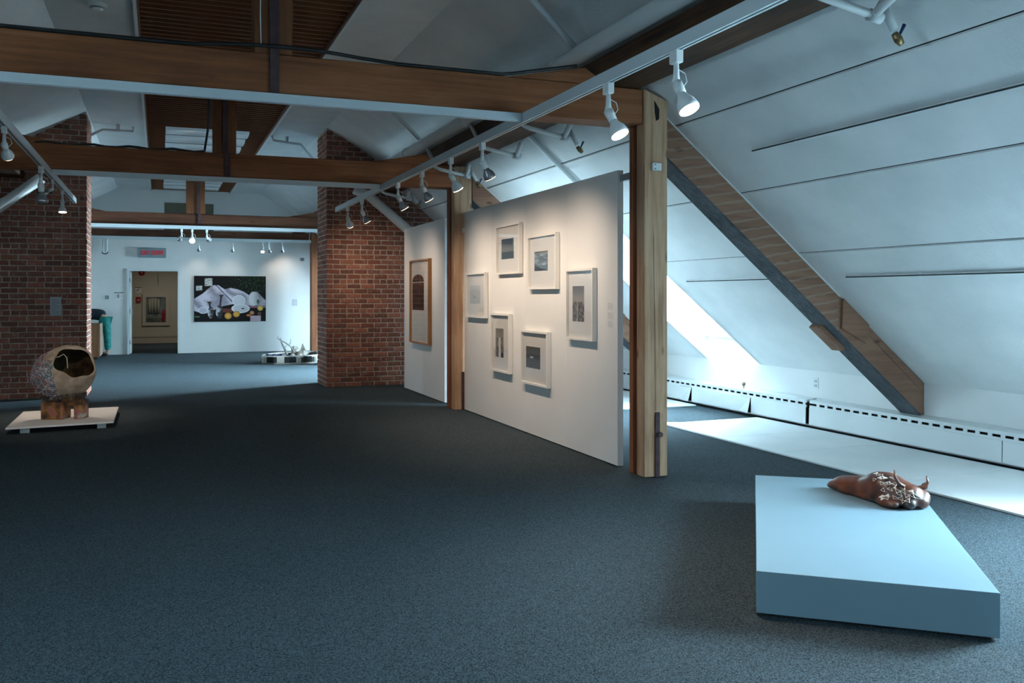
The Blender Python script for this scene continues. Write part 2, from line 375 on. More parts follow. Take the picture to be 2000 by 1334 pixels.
wall_right = slope_wall(1, 'wall_right', 'white sloping attic wall on the right with long open joints')
wall_left = slope_wall(-1, 'wall_left', 'white sloping attic wall on the left behind the brick wall')
# back wall with the doorway, and the gable above it
bk = MB(); DX0, DX1, DZ = -0.73, 0.435, 2.14
bk.box(2*CX-7.2, DX0, 25.0, 25.15, 0, 4.6); bk.box(DX1, 7.2, 25.0, 25.15, 0, 4.6); bk.box(DX0, DX1, 25.0, 25.15, DZ, 4.6)
wall_back = build('wall_back', bk, M['white'], label='white back wall and gable of the far room with a doorway', cat='wall', kind='structure')
box('wall_front', 2*CX-7.2, 7.2, Y0-.15, Y0, 0, 4.6, M['white'], label='white end wall behind the viewer', cat='wall', kind='structure')
# corridor behind the door
co = MB(); co.box(-2.6, 3.0, 30.6, 30.75, 0, 2.7).box(-2.75,-2.6,25.15,30.75,0,2.7).box(3.0,3.15,25.15,30.75,0,2.7).box(-2.75,3.15,25.15,30.75,2.6,2.7)
wall_corridor = build('wall_corridor', co, M['corridor'], label='cream painted corridor seen through the open doorway', cat='wall', kind='structure')
build('baseboard_corridor', MB().box(-2.6,3.0,30.57,30.6,0,0.20).box(-2.6,3.0,30.555,30.6,0.20,0.27), M['corridor'], label='cream baseboard along the end of the corridor', cat='baseboard', kind='structure')
# doorway
dr = tag(thing('door_1', (-0.15,25.0,0), 'open doorway in the white back wall with its leaf folded away', 'door', kind='structure'))
build('door_frame', MB().box(DX0-.05,DX0,24.97,25.16,0,DZ+.05).box(DX1,DX1+.05,24.97,25.16,0,DZ+.05).box(DX0,DX1,24.97,25.16,DZ,DZ+.05), M['metal'], dr)
lf = build('door_leaf', MB().box(DX0+.005,DX0+.05,25.17,26.15,0.01,DZ-.01), M['metal'], dr, bevel=.003)
for z in (0.25, 1.05, 1.85): box('hinge', DX0-.0, DX0+.022, 25.10, 25.16, z, z+.11, M['grey'], lf)
build('door_handle', MB().box(DX0+.05,DX0+.062,25.98,26.05,0.95,1.15).box(DX0+.062,DX0+.11,25.94,26.02,1.03,1.05), M['metal'], lf)

# brick cross wall: two piers, bricks laid one by one
def brick_mesh(name, L, seed):
    rnd = random.Random(seed); H, D = 0.067, 0.05; j = lambda k: rnd.uniform(-k, k)
    mb = MB(); c = 0.006
    ys = (0, D)
    back = [(-L/2,D,0),(L/2,D,0),(L/2,D,H),(-L/2,D,H)]
    mid = [(-L/2+j(.003),c,j(.002)),(L/2+j(.003),c,j(.002)),(L/2+j(.003),c,H+j(.002)),(-L/2+j(.003),c,H+j(.002))]
    fr = [(-L/2+c+j(.002),j(.003),c),(L/2-c+j(.002),j(.003),c),(L/2-c+j(.002),j(.003),H-c),(-L/2+c+j(.002),j(.003),H-c)]
    mb.add(back+mid+fr, [(8,9,10,11)]+[(4+i,4+(i+1)%4,8+(i+1)%4,8+i) for i in range(4)]+[(i,(i+1)%4,4+(i+1)%4,4+i) for i in range(4)])
    me = mesh_of(name, mb, merge=False); me.materials.append(M['brick']); return me
STR = [brick_mesh('brick_stretcher', 0.213, k) for k in range(6)]
HDR = [brick_mesh('brick_header', 0.097, 50+k) for k in range(4)]
def roofz(x):                                        # underside of the roof over the piers (right side)
    return 4.26 if x < 2.54 else (4.26-(x-2.54)*0.5833 if x < 3.70 else sz(x))
def pier(side, name, label, xin, xlim):
    xout = KNEE
    prof = [(2.54+.007,0),(xout,0),(xout,KZ)]+[(3.70,sz(3.70)),(3.70,3.57),(2.547,4.25)]
    w = build(name, MB().prism(mir(prof, side), BY0+.008, BY1-.008), M['mortar'], label=label, cat='wall', kind='structure')
    rnd = random.Random(11 if side > 0 else 12); pitch = 0.081; cnt = 0
    rest = MB()
    for row in range(52):
        z = 0.005+row*pitch; zt = z+0.067; head = row % 6 == 3
        x = 2.54+.004 - (0 if row % 2 else 0.114)*(0 if head else 1) ; step = 0.112 if head else 0.228
        L = 0.097 if head else 0.213
        while x < xout-0.05:
            xa, xb = max(x, 2.54), min(x+L, xout-.02)
            lim = min(roofz(xa), roofz(xb))-.006
            if xb-xa > 0.03 and z < roofz(xb)-.002 and z < roofz(xa)-.002 or (xb-xa > .08 and z+.03 < (roofz(xa)+roofz(xb))/2):
                xc = (xa+xb)/2; wx = xc if side > 0 else 2*CX-xc
                src = rnd.choice(HDR if head else STR)
                hs = 1.0
                if xb < xlim:
                    put('brick', src, (wx, BY0, z), w, (max(.1,(xb-xa)/L), 1, hs)); cnt += 1
                else:
                    rest.add([((v.co.x*(xb-xa)/L)+wx, v.co.y+BY0, v.co.z*hs+z) for v in src.vertices], [tuple(p.vertices) for p in src.polygons])
            x += step
    # end face of the pier towards the opening, joined
    for row in range(52):
        z = 0.005+row*pitch; y = BY0+(0.0 if row % 2 else 0.114)
        if row % 2 == 0: pcs = [(BY0, BY0+.10)]
        else: pcs = []
        while y < BY1-.03:
            pcs.append((y+.007, min(y+.220, BY1))); y += .228
        for a, b in pcs:
            if b-a < .03 or z+.071 > 4.22: continue
            src = rnd.choice(STR); k = (b-a)/0.213
            vs = []
            for v in src.vertices:
                d = 2.54+v.co.y*1.0; yy = (a+b)/2+v.co.x*k
                vs.append((d if side > 0 else 2*CX-d, yy, v.co.z+z))
            rest.add(vs, [tuple(p.vertices) for p in src.polygons])
    me = build('bricks', rest, M['brick'], w, kind='stuff', merge=False)
    pier.count = cnt; print(name, cnt)
    return w
brick_right = pier(1, 'wall_brick_right', 'red brick cross wall to the right of the wide opening, behind the narrow white panel', 2.54, 3.86)
brick_left = pier(-1, 'wall_brick_left', 'dark red brick cross wall to the left of the wide opening, behind the woven sculpture', 2.54, 3.72)

# ---------------------------------------------------------------- timber frame
TR = [6.48, 11.23, 19.3, 24.3]
BN = ['nearest heavy timber tie beam spanning the room above the large picture panel', 'second heavy timber tie beam, just before the brick walls',
      'dark timber tie beam in the far room, above the rail with three spotlights', 'dark timber tie beam against the white back wall, farthest of all']
for i, ty in enumerate(TR):
    th = 0.26 if i < 2 else 0.22
    z0 = 2.925 if i < 3 else 3.0; z1 = 3.21 if i < 2 else 3.17
    xr = 3.72 if i != 1 else 3.60
    t = thing('tie_beam', (CX, ty, z0), BN[i], 'beam', 'timber roof frame')
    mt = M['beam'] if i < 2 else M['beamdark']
    build('timber', MB().box(2*CX-xr, xr, ty+.02, ty+.02+th, z0, z1), mt, t, bevel=.008)
    if i < 3:
        for s in (1, -1):
            build('haunch', MB().prism(mir([(2.51,z1),(3.20,z1+.135),(3.37,z1+.03),(3.37,z1)], s), ty+.04, ty+.20), mt, t, bevel=.004)
    if i < 3:
        build('iron_strap', MB().box(.722,.785,ty+.004,ty+.02,z0-.004,z1+.0), M['iron'], t)
for i, ty in enumerate(TR[:3]):
    z1 = 3.21 if i < 2 else 3.17; tp = 4.44
    k = thing('king_post', (CX, ty+.1, z1), ['nearest timber king post standing on the first tie beam', 'timber king post on the second tie beam, against the slatted ceiling', 'farthest timber king post, in front of the gable hatch'][i], 'post', 'timber roof frame')
    x0, x1 = [(.617,.881),(.593,.858),(.50,.86)][i]
    build('timber', MB().box(x0, x1, ty+.03, ty+.24, z1, tp), M['king'], k, bevel=.006)
    build('iron_strap', MB().box(.722-.01*(i>0)*2,.785-.01*(i>0)*2,ty+.012,ty+.03,z1,tp-.16), M['iron'], k)
# posts: (x0,x1,y0,y1)
def post(i, x0, x1, y0, y1, label, side=1):
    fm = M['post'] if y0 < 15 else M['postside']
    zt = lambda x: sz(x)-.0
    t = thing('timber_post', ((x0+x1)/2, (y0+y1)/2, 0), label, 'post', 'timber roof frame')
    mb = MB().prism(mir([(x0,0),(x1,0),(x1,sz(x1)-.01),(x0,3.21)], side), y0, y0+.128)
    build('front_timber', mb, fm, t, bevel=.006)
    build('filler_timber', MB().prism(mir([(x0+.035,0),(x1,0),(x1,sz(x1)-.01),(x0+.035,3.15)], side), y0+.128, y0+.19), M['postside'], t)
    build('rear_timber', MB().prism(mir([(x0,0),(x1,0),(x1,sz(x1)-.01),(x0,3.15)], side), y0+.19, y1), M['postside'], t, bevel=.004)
    return t
pA = post(0, 3.72, 3.94, 6.48, 6.735, 'big pale timber post standing at the near end of the large picture panel')
pB = post(1, 3.60, 3.84, 11.23, 11.56, 'timber post between the two white display panels')
st = build('iron_strap', MB().box(3.818,3.862,6.466,6.48,0.0,0.535), M['iron'], pA, bevel=.003)
build('bolt', MB().tube([(3.845,6.466,.355),(3.845,6.425,.355)], .022, 8), M['iron'], st)
build('iron_strap', MB().box(3.70,3.74,11.216,11.23,0.0,0.50), M['iron'], pB)
build('crack', MB().prism([(3.826,.55),(3.829,.55),(3.822,1.2),(3.814,1.62),(3.811,1.95),(3.804,2.1),(3.806,1.95),(3.809,1.62),(3.818,1.2)], 6.4795, 6.482), M['dark'], pA)
build('mortise', MB().prism([(3.812,3.12),(3.83,3.10),(3.862,3.05),(3.86,2.97),(3.83,2.95),(3.818,3.02)], 6.4785, 6.482), M['dark'], pA)
post(2, 3.72, 3.98, 19.3, 19.56, 'timber post of the far room, mostly behind the brick wall')
post(3, 3.78, 4.03, 24.3, 24.56, 'brown timber post at the right end of the white back wall')
for i, (ty, lab) in enumerate([(6.48,'timber post of the first frame on the left, out past the track light'),(11.23,'timber post of the second frame on the left side')]):
    post(9, 3.72, 3.94, ty, ty+.255, lab, -1)
# switch box on the near post
sb = thing('switch_box', (3.83, 6.47, 2.54), 'small white metal box screwed high on the big pale timber post', 'box')
build('body', MB().box(3.788,3.869,6.452,6.48,2.535,2.60), M['metal'], sb, bevel=.003)
box('screw', 3.803,3.811,6.449,6.452,2.548,2.556, M['ink'], sb); box('screw', 3.803,3.811,6.449,6.452,2.582,2.590, M['ink'], sb)
# rafters on the slope
RL = {6.70:'long timber rafter running down the white slope to the heater, right of the big post', 11.50:'timber rafter behind the large picture panel', 19.58:'timber rafter in the far room, right side', 24.58:'timber rafter at the back wall, right side'}
def rafter(y0, y1, side, label, full):
    t = thing('rafter', (5.4 if side>0 else 2*CX-5.4, y0, 0.3), label, 'rafter', 'timber roof frame')
    lo = lambda x, d: sz(x)-d
    a, b = 3.945, 5.93
    up = [(a,lo(a,.33)),(b,lo(b,.335)),(b,lo(b,.0)-.002),(a,lo(a,.0)-.002)]
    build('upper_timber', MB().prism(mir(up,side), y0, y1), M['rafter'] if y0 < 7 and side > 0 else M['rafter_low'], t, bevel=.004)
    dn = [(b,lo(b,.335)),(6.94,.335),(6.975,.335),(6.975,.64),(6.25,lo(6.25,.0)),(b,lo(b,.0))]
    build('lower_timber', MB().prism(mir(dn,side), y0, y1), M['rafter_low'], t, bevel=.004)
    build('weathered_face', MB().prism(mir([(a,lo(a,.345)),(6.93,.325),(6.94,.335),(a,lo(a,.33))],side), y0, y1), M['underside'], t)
    build('splice_block', MB().prism(mir([(5.94,lo(5.94,.30)),(6.24,lo(6.24,.20)),(6.27,lo(6.27,.0)),(5.96,lo(5.96,.0))],side), y0-.03, y0), M['rafter_low'], t, bevel=.004)
    build('cleat', MB().prism(mir([(5.80,lo(5.80,.41)),(6.08,lo(6.08,.41)),(6.12,lo(6.12,.345)),(5.84,lo(5.84,.345))],side), y0+.12, y1+.02), M['rafter_low'], t, bevel=.004)
    build('split', MB().prism(mir([(6.2,lo(6.2,.08)),(6.9,lo(6.9,.10)),(6.9,lo(6.9,.104)),(6.5,lo(6.5,.096)),(6.2,lo(6.2,.083))],side), y0-.001, y0+.002), M['dark'], t)
    build('plaster_edge', MB().prism(mir([(a,lo(a,.012)),(5.93,lo(5.93,.012)),(5.93,lo(5.93,0)),(a,lo(a,0))],side), y0-.012, y0), M['plaster'], t)
    return t
for (y0, y1) in RAFT[:4]:
    rafter(y0, y1, 1, RL[y0], True)
    if y0 < 12: rafter(y0, y1, -1, {6.70:'timber rafter on the left slope, past the sculpture board',11.50:'timber rafter on the left slope beside the brick wall',19.58:'timber rafter in the far room, left side',24.58:'timber rafter at the back wall, left side'}[y0], True)
for s, lab in ((1,'dark timber purlin above the right posts'),(-1,'dark timber purlin above the left posts')):
    for a, b, e in ((Y0,BY0,'near'),(BY1,Y1,'far')):
        x0, x1 = (3.37,3.70) if s > 0 else (2*CX-3.70, 2*CX-3.37)
        build('purlin', MB().box(x0,x1,a,b,3.215,3.47), M['purlin'], label=lab+(', before the brick wall' if e=='near' else ', in the far room'), cat='beam', group='timber roof frame', bevel=.01)
# black cable along the top of the first beam
cb = []
for k in range(60):
    x = -2.1+k*0.0915; z = 3.225+0.03*max(0,math.sin((x-.2)*2.2))*(0<x<1.6)
    if x > 2.5: z = 3.225+(x-2.5)*0.2
    cb.append((x, 6.512-.048*max(0,min(1,1.6-abs(x-.75)*2.6)), z))
build('cable', MB().tube([p for p in cb if p[0] < 3.2], .014, 8), M['black'], label='black cable lying along the top of the nearest tie beam', cat='cable', smooth=True)
cb2 = [(-1.3+k*.12, 11.28, 3.222+0.012*math.sin(k*1.7)) for k in range(20)]+[(.50,11.3,3.25),(.535,11.22,3.5),(.545,11.22,3.9),(.54,11.22,4.2)]
cb2 = [p for p in cb2 if not (p[0] > .5 and p[2] < 3.24)]
build('cable', MB().tube(cb2, .014, 8), M['black'], label='black cable on the second tie beam rising beside its king post', cat='cable', smooth=True)
build('cable', MB().tube([(.66,6.48,3.24),(.655,6.48,3.5),(.665,6.48,3.9),(.655,6.48,4.22)], .004, 6), M['metal'], label='thin white cord hanging down the front of the nearest king post', cat='cable')

# slatted ceiling
slats = thing('slatted_ceiling', (CX, 10, 4.26), 'brown wooden slatted strip running down the middle of the ceiling', 'ceiling', kind='structure')
def slat_mesh(L):
    me = mesh_of('slat', MB().box(-L/2, L/2, -.012, .012, 0, .052)); me.materials.append(M['slat']); return me
SX0, SX1 = -0.185, 1.715
full = slat_mesh(SX1-SX0); FX0, FX1 = 0.09, 1.42
lft = slat_mesh(FX0-SX0-.01); rgt = slat_mesh(SX1-FX1-.01)
kl = {i: (slat_mesh(a-SX0-.004), slat_mesh(SX1-b-.004), a, b) for i, (a, b) in enumerate([(.617,.881),(.593,.858),(.50,.86)])}
y = 2.6; LIGHTS = [(15.72,18.95),(21.3,24.8)]
while y < 24.95:
    inl = any(a < y < b for a, b in LIGHTS)
    kk = [i for i in range(3) if TR[i]-.02 < y < TR[i]+.27]
    if inl:
        put('slat', lft, ((SX0+FX0)/2-.005, y, 4.26), slats); put('slat', rgt, ((SX1+FX1)/2+.005, y, 4.26), slats)
    elif kk:
        a_, b_, xa, xb = kl[kk[0]]
        put('slat', a_, ((SX0+xa)/2, y, 4.26), slats); put('slat', b_, ((SX1+xb)/2, y, 4.26), slats)
    else: put('slat', full, (CX, y, 4.26), slats)
    y += 0.148
for i, (bands, lab) in enumerate([([(15.77,16.44),(16.57,17.30),(17.44,18.13),(18.28,18.88)],'row of four curved opal light diffusers in the slatted ceiling just past the brick wall'),
      ([(21.35,21.95),(22.07,22.67),(22.79,23.37),(23.49,24.07),(24.19,24.75)],'row of opal light diffusers in the slatted ceiling near the back gable')]):
    t = thing('ceiling_light', (.755, bands[0][0], 4.25), lab, 'light', 'ceiling lights')
    for a, b in bands:
        mb = MB(); n = 8; prof = []
        for k in range(n+1):
            q = -1+2*k/n; prof.append((a+(b-a)*k/n, 4.30-.06*math.sqrt(max(0,1-abs(q)**3))))
        mb.prismx(prof+[(b,4.33),(a,4.33)], FX0, FX1)
        build('diffuser', mb, M['diffuser'], t)
    for k in range(len(bands)-1): box('divider', FX0, FX1, bands[k][1]+.01, bands[k+1][0]-.01, 4.28, 4.36, M['dark'], t)

# gable hatch
gh = thing('gable_hatch', (.72, 24.98, 3.2), 'olive grey grille with white frame high in the gable, behind the farthest king post', 'hatch')
box('grille', .11, 1.325, 24.97, 25.0, 3.1, 3.93, M['louvre'], gh)
build('hatch_frame', MB().box(.07,.11,24.955,25.0,3.1,3.97).box(1.325,1.365,24.955,25.0,3.1,3.97).box(.11,1.325,24.955,25.0,3.93,3.97), M['metal'], gh)

# ---------------------------------------------------------------- tracks and lamps
def rail(x0, x1, y0, y1, z0, z1, label, ax):
    t = thing('light_track', ((x0+x1)/2, (y0+y1)/2, z0), label, 'track', 'white lighting tracks')
    if ax == 'y':
        xm = (x0+x1)/2
        mb = MB().box(x0,x1,y0,y1,z0+.012,z1).box(x0,xm-.008,y0,y1,z0,z0+.012).box(xm+.008,x1,y0,y1,z0,z0+.012)
        build('rail', mb, M['track'], t); box('slot', xm-.008, xm+.008, y0, y1, z0+.006, z0+.0119, M['black'], t)
    else:
        ym = (y0+y1)/2
        mb = MB().box(x0,x1,y0,y1,z0+.012,z1).box(x0,x1,y0,ym-.008,z0,z0+.012).box(x0,x1,ym+.008,y1,z0,z0+.012)
        build('rail', mb, M['track'], t); box('slot', x0, x1, ym-.008, ym+.008, z0+.006, z0+.0119, M['black'], t)
    return t
TX, TXL = 2.64, -1.15
rail(TX-.022, TX+.022, Y0, 14.42, 2.845, 2.92, 'long white lighting track under the beams along the right side of the room', 'y')
rail(TXL-.022, TXL+.022, Y0, 14.45, 2.845, 2.92, 'long white lighting track under the beams along the left side', 'y')
rail(TXL+.03, TX-.03, 6.44, 6.49, 2.855, 2.918, 'white cross track under the nearest tie beam', 'x')
rail(TXL+.03, TX-.03, 11.20, 11.245, 2.86, 2.918, 'white cross track under the second tie beam', 'x')
rail(-2.2, 3.2, 19.22, 19.27, 2.85, 2.92, 'white track under the dark far beam, carrying three spotlights', 'x')
rail(-2.2, 3.76, 24.22, 24.27, 2.91, 2.985, 'white track in front of the back wall, carrying five spotlights', 'x')
def lamp(p, target, label, lit=0, power=0, size=1.0, swing=(0,0), spot=50, group='track spotlights'):
    """adapter on the track, stem, yoke and a flared reflector bulb aimed at a point"""
    p = Vector(p); t = thing('track_spotlight', p, label, 'spotlight', group)
    x, y, z = p; s = size
    build('adapter', MB().box(x-.018*s,x+.018*s,y-.03*s,y+.03*s,z-.055*s,z), M['metal'], t, bevel=.003)
    j = p+Vector((0,0,-.14*s))
    build('stem', MB().tube([p+Vector((0,0,-.05*s)), p+Vector((0,0,-.11*s)), j], [.011*s,.014*s,.02*s], 10), M['metal'], t, smooth=True)
    d = (Vector(target)-j).normalized()
    b0 = j+d*.01*s
    yk = MB().tube([b0-d*.01*s, b0+d*.05*s], [.026*s,.022*s], 12)
    build('socket', yk, M['metal'], t, smooth=True)
    build('loop_cord', MB().tube([j+Vector((.01,.0,.06))*s, j+Vector((.045,0,.045))*s, j+Vector((.055,0,.01))*s, j+Vector((.035,0,-.015))*s, j], .0025*s, 6), M['metal'], t)
    q = b0+d*.045*s
    build('bulb', MB().tube([q, q+d*.02*s, q+d*.05*s, q+d*.075*s, q+d*.088*s], [.018*s,.024*s,.042*s,.048*s,.048*s], 20), M['bulb'] if lit < 2 else M['metal'], t, smooth=True)
    e = q+d*.088*s
    build('lens', MB().tube([e, e+d*.004*s, e+d*.007*s], [.045*s,.045*s,.030*s], 20), [M['lens'],M['litdim'],M['lit']][lit], t)
    if power:
        L = bpy.data.lights.new('lamp_beam', 'SPOT'); L.energy = power; L.color = WARM; L.spot_size = math.radians(spot); L.spot_blend = 1.0; L.shadow_soft_size = 0.04
        o = bpy.data.objects.new('lamp_beam', L); C.objects.link(o); o.parent = t; o.location = e+d*.02-p
        o.rotation_euler = d.to_track_quat('-Z','Y').to_euler()
    return t
PZ = 2.845
lamp((TX,4.25,PZ), (3.15,3.1,.3), 'lit spotlight nearest the viewer on the right track, over the carved bison', 2, 24, 1.25, spot=130)
lamp((TX,5.05,PZ), (3.3,4.0,.3), 'lit spotlight second nearest on the right track, before the nearest beam', 2, 16, 1.25, spot=120)
for yy, ty, tz, lit, pw, lab in [(7.43,7.8,.95,1,30,'spotlight hanging alone on the right track just past the nearest beam'),(8.35,8.7,.95,2,26,'spotlight with a bright thin lens above the large picture panel, second past the beam'),
     (9.38,9.6,.95,1,26,'spotlight third past the nearest beam on the right track'),(10.43,10.5,.95,1,26,'spotlight fourth past the nearest beam, before the second beam'),
     (12.47,12.9,.9,1,20,'dim spotlight on the right track near its far end'),(13.5,13.2,1.2,2,17,'lit spotlight at the far end of the right track by the brick wall')]:
    lamp((TX,yy,PZ), (3.7,ty,tz) if yy < 13 else (3.35,14.7,1.3), lab, lit, pw*.62, 1.15, spot=125)
lamp((TXL,8.1,PZ), (-.9,11.6,.4), 'lit spotlight on the left track at the edge of the view', 2, 30, spot=45)
lamp((TXL,10.46,PZ), (-1.1,10.9,.3), 'unlit large spotlight on the left track under the second beam', 0, 0, 1.3)
lamp((TXL,11.56,PZ), (-2.0,11.3,2.2), 'small white spotlight turned away on the left track', 0, 0, .8)
lamp((TXL,12.68,PZ), (-1.1,12.4,.3), 'lit spotlight at the far end of the left track before the brick', 2, 30, spot=60)
for x, t, lit, pw, lab in [(.41,(0.0,21,2.3),0,0,'left of the three spotlights on the far cross track'),(.61,(.5,16,.8),2,3,'lit middle one of the three spotlights on the far cross track'),(.89,(1.5,21,2.3),0,0,'right of the three spotlights on the far cross track')]:
    lamp((x,19.245,2.85), t, lab, lit, pw, 1.15, group='spotlights in the far room')
for x, t, lit, pw, lab in [(.93,(.95,25,1.9),0,2,'spotlight above the left edge of the still life print'),(1.76,(1.76,25,1.9),0,2,'spotlight above the middle of the still life print'),(2.52,(2.3,23.4,1.5),2,1.5,'lit spotlight above the right edge of the still life print'),
      (2.67,(2.9,24.9,2.0),0,2,'unlit spotlight just right of the lit one before the back wall'),(3.01,(3.2,25,2.1),0,3,'rightmost spotlight on the track before the back wall')]:
    lamp((x,24.245,2.91), t, lab, lit, pw, 1.0, spot=85, group='spotlights in the far room')

# ---------------------------------------------------------------- pipes
P = M['pipe']
for s, lab in ((1,'thick white pipe running along the inner edge of the right purlin'),(-1,'thick white pipe running along the inner edge of the left purlin')):
    x = 3.285 if s > 0 else 2*CX-3.285
    t = thing('ceiling_pipe', (x,5,3.45), lab, 'pipe')
    build('pipe', MB().tube([(x,Y0,3.53),(x,BY0,3.53)], .075, 16), P, t, smooth=True)
    for yy in (7.2, 9.8, 12.4): build('clamp', MB().tube([(x,yy,3.53),(x,yy+.05,3.53)], .083, 16), P, t, smooth=True)
def cs(x): return 4.26-(x-2.54)*0.5833               # upper slope height
for yy, lab in ((6.82,'thin white pipe crossing the near upper ceiling slope'),(11.62,'thin white pipe crossing the upper ceiling slope beyond the second beam')):
    build('ceiling_pipe', MB().tube([(2.56,yy,cs(2.56)-.03),(3.24,yy,3.60)], .028, 12), P, label=lab, cat='pipe', smooth=True)
def sp(x, y, off=.12): return Vector((x, y, sz(x)-off))
def sprinkler(yy, label, valve, long=False):
    t = thing('sprinkler_pipe', (3.3,yy,3.2), label, 'pipe', 'white sprinkler branches')
    a = Vector((3.30,yy,3.46)); b = Vector((3.34,yy,3.14)); c = sp(3.80,yy,.10)
    pts = [a, b, Vector((3.40,yy,3.10)), c]
    build('branch', MB().tube([a+Vector((0,.34,.02)), Vector((3.33,yy+.04,3.17)), Vector((3.38,yy,3.14)), Vector((3.74,yy,3.08)), c], .024, 12), P, t, smooth=True)
    e = Vector((3.74,yy,3.08)); f = Vector((3.66,yy-.34,3.16))
    build('elbow', MB().tube([e-Vector((.03,0,0)), e+Vector((.05,0,-.01))], .036, 12), P, t, smooth=True)
    build('side_arm', MB().tube([e, e+(f-e)*.5, f], .027, 12), P, t, smooth=True)
    if long: build('drop_pipe', MB().tube([f, sp(3.74,yy-.36,.05), sp(4.9,yy-.30,.05)], .027, 12), P, t, smooth=True)
    if valve:
        g = e+Vector((.14,-.01,-.09))
        build('drain', MB().tube([c, g+Vector((0,0,.02))], .024, 12), P, t, smooth=True)
        v = build('valve', MB().tube([g, g+Vector((.03,0,-.03)), g+Vector((.055,0,-.055))], [.018,.026,.018], 10), M['brass'], t, smooth=True)
        build('lever', MB().tube([g+Vector((.03,0,-.02)), g+Vector((.065,-.01,.055))], [.006,.011], 8), M['blue'], t)
sprinkler(3.95, 'white sprinkler branch with brass valve nearest the viewer on the right slope', True)
sprinkler(8.10, 'white sprinkler branch with brass valve above the near part of the picture panel', True)
sprinkler(9.38, 'white sprinkler branch with elbow and long drop pipe down the slope', False, True)
sprinkler(11.15, 'white sprinkler branch with valve beside the second post', True)
sprinkler(14.1, 'white sprinkler branch with valve close to the brick wall', True)
build('drain_pipe', MB().tube([(2.95,14.55,3.24),(3.19,14.52,3.14),(4.75,14.52,1.86)], .078, 18), P, label='thick white pipe slanting down across the right brick wall', cat='pipe', smooth=True)
build('drain_pipe', MB().tube([(2*CX-3.12,14.5,3.2),(2*CX-4.75,14.5,1.86)], .078, 18), P, label='thick white pipe slanting down across the left brick wall', cat='pipe', smooth=True)
for pts, lab in (([(-1.1,15.72,4.02),(-.85,15.75,4.16),(-.40,15.75,4.16),(-.395,15.75,4.24)],'small white sprinkler pipe with tee under the flat ceiling, left of the slats'),
                 ([(2.6,16.6,4.02),(2.30,16.0,4.16),(1.80,15.75,4.16),(1.79,15.75,4.24)],'small white sprinkler pipe with tee under the flat ceiling, right of the slats')):
    t = thing('sprinkler_pipe', pts[1], lab, 'pipe', 'white sprinkler branches')
    build('pipe', MB().tube(pts, .024, 10), P, t, smooth=True)
    m_ = (Vector(pts[1])+Vector(pts[2]))/2
    build('hanger', MB().tube([m_, m_+Vector((0,0,.10))], .03, 10), P, t, smooth=True)
sd = thing('smoke_detector', (-.55,9.32,4.26), 'round white smoke detector on the flat ceiling near the slats', 'detector')
build('body', MB().tube([(-.55,9.32,4.26),(-.55,9.32,4.235),(-.55,9.32,4.232),(-.55,9.32,4.20)], [.085,.085,.062,.045], 24), M['metal'], sd)
build('vent', MB().tube([(-.55,9.32,4.226),(-.55,9.32,4.216)], [.064,.056], 24), M['grey'], sd)

# joints' mounted hanging rails on the slope
for x, ys, lab in ((4.476,[(-3,6.05)],'white picture rail on the upper part of the near slope'),(5.705,[(-3,6.35),(7.35,8.95)],'white picture rail low on the slope')):
    for i, (a, b) in enumerate(ys):
        z = sz(x)
        t = thing('picture_rail', (x,(a+b)/2,z-.03), lab+(' between the post and the dormer' if i else ' beside the rafter'), 'rail', 'picture rails on the slope')
        build('rail', MB().prism([(x-.012,z-.018),(x+.012,z-.034),(x+.02,z-.022),(x-.004,z-.006)], a, b), M['metal'], t)
        build('groove', MB().prism([(x-.014,z-.020),(x-.004,z-.027),(x-.001,z-.023),(x-.011,z-.016)], a, b), M['ink'], t)
        br = MB()
        for k in range(int((b-a)//1.4)+1): br.box(x-.006,x+.01,a+.1+k*1.4,a+.13+k*1.4,z-.03,z+.004)
        build('bracket', br, M['metal'], t)

# ---------------------------------------------------------------- heaters and white floor boards
def heater(ya, yb, label, flaps, seams):
    t = thing('baseboard_heater', (6.9,(ya+yb)/2,0.03), label, 'heater', 'white baseboard heaters')
    X = 6.84
    build('cover', MB().prism([(X,.292),(X,.318),(6.975,.335),(6.975,.325)], ya, yb), M['metal'], t)
    build('back_plate', MB().box(6.93,6.975,ya,yb,.03,.325), M['dark'], t)
    gr = MB(); yy = ya+.02; gr.box(X-.002,X+.008,ya,yb,.236,.262).box(X-.002,X+.008,ya,yb,.287,.30)
    while yy < yb-.03: gr.box(X-.002,X+.008,yy,yy+.042,.262,.287); yy += .131
    build('slotted_grille', gr, M['metal'], t)
    for a, b in seams:
        build('front_panel', MB().prism([(X,.238),(X-.012,.238),(X-.016,.045),(X-.004,.045)], a+.006, b-.006), M['metal'], t)
    for a, b, o in flaps:
        build('end_flap', MB().add([(X-.014,a,.236),(X-.014,b,.236),(X-.018-o,a,.05),(X-.018,b,.05),(X-.020,a,.236),(X-.020,b,.236),(X-.024-o,a,.05),(X-.024,b,.05)],
              [(0,1,3,2),(4,6,7,5),(0,4,5,1),(2,3,7,6),(0,2,6,4),(1,5,7,3)]), M['metal'], t)
    return t
heater(-3.9, 8.20, 'white slotted baseboard heater along the foot of the near slope', [], [(-3.9,-1.5),(-1.5,.9),(.9,3.3),(3.3,5.7),(5.7,8.2)])
heater(8.25, 14.7, 'white slotted baseboard heater with loose end flaps beneath the dormer window', [(10.60,10.89,.05),(9.27,9.50,.04)], [(8.25,9.27),(9.5,10.60),(10.89,12.6),(12.6,14.7)])
heater(15.7, 24.9, 'white baseboard heater in the far room under the right slope', [], [(15.7,18),(18,20.3),(20.3,22.6),(22.6,24.9)])
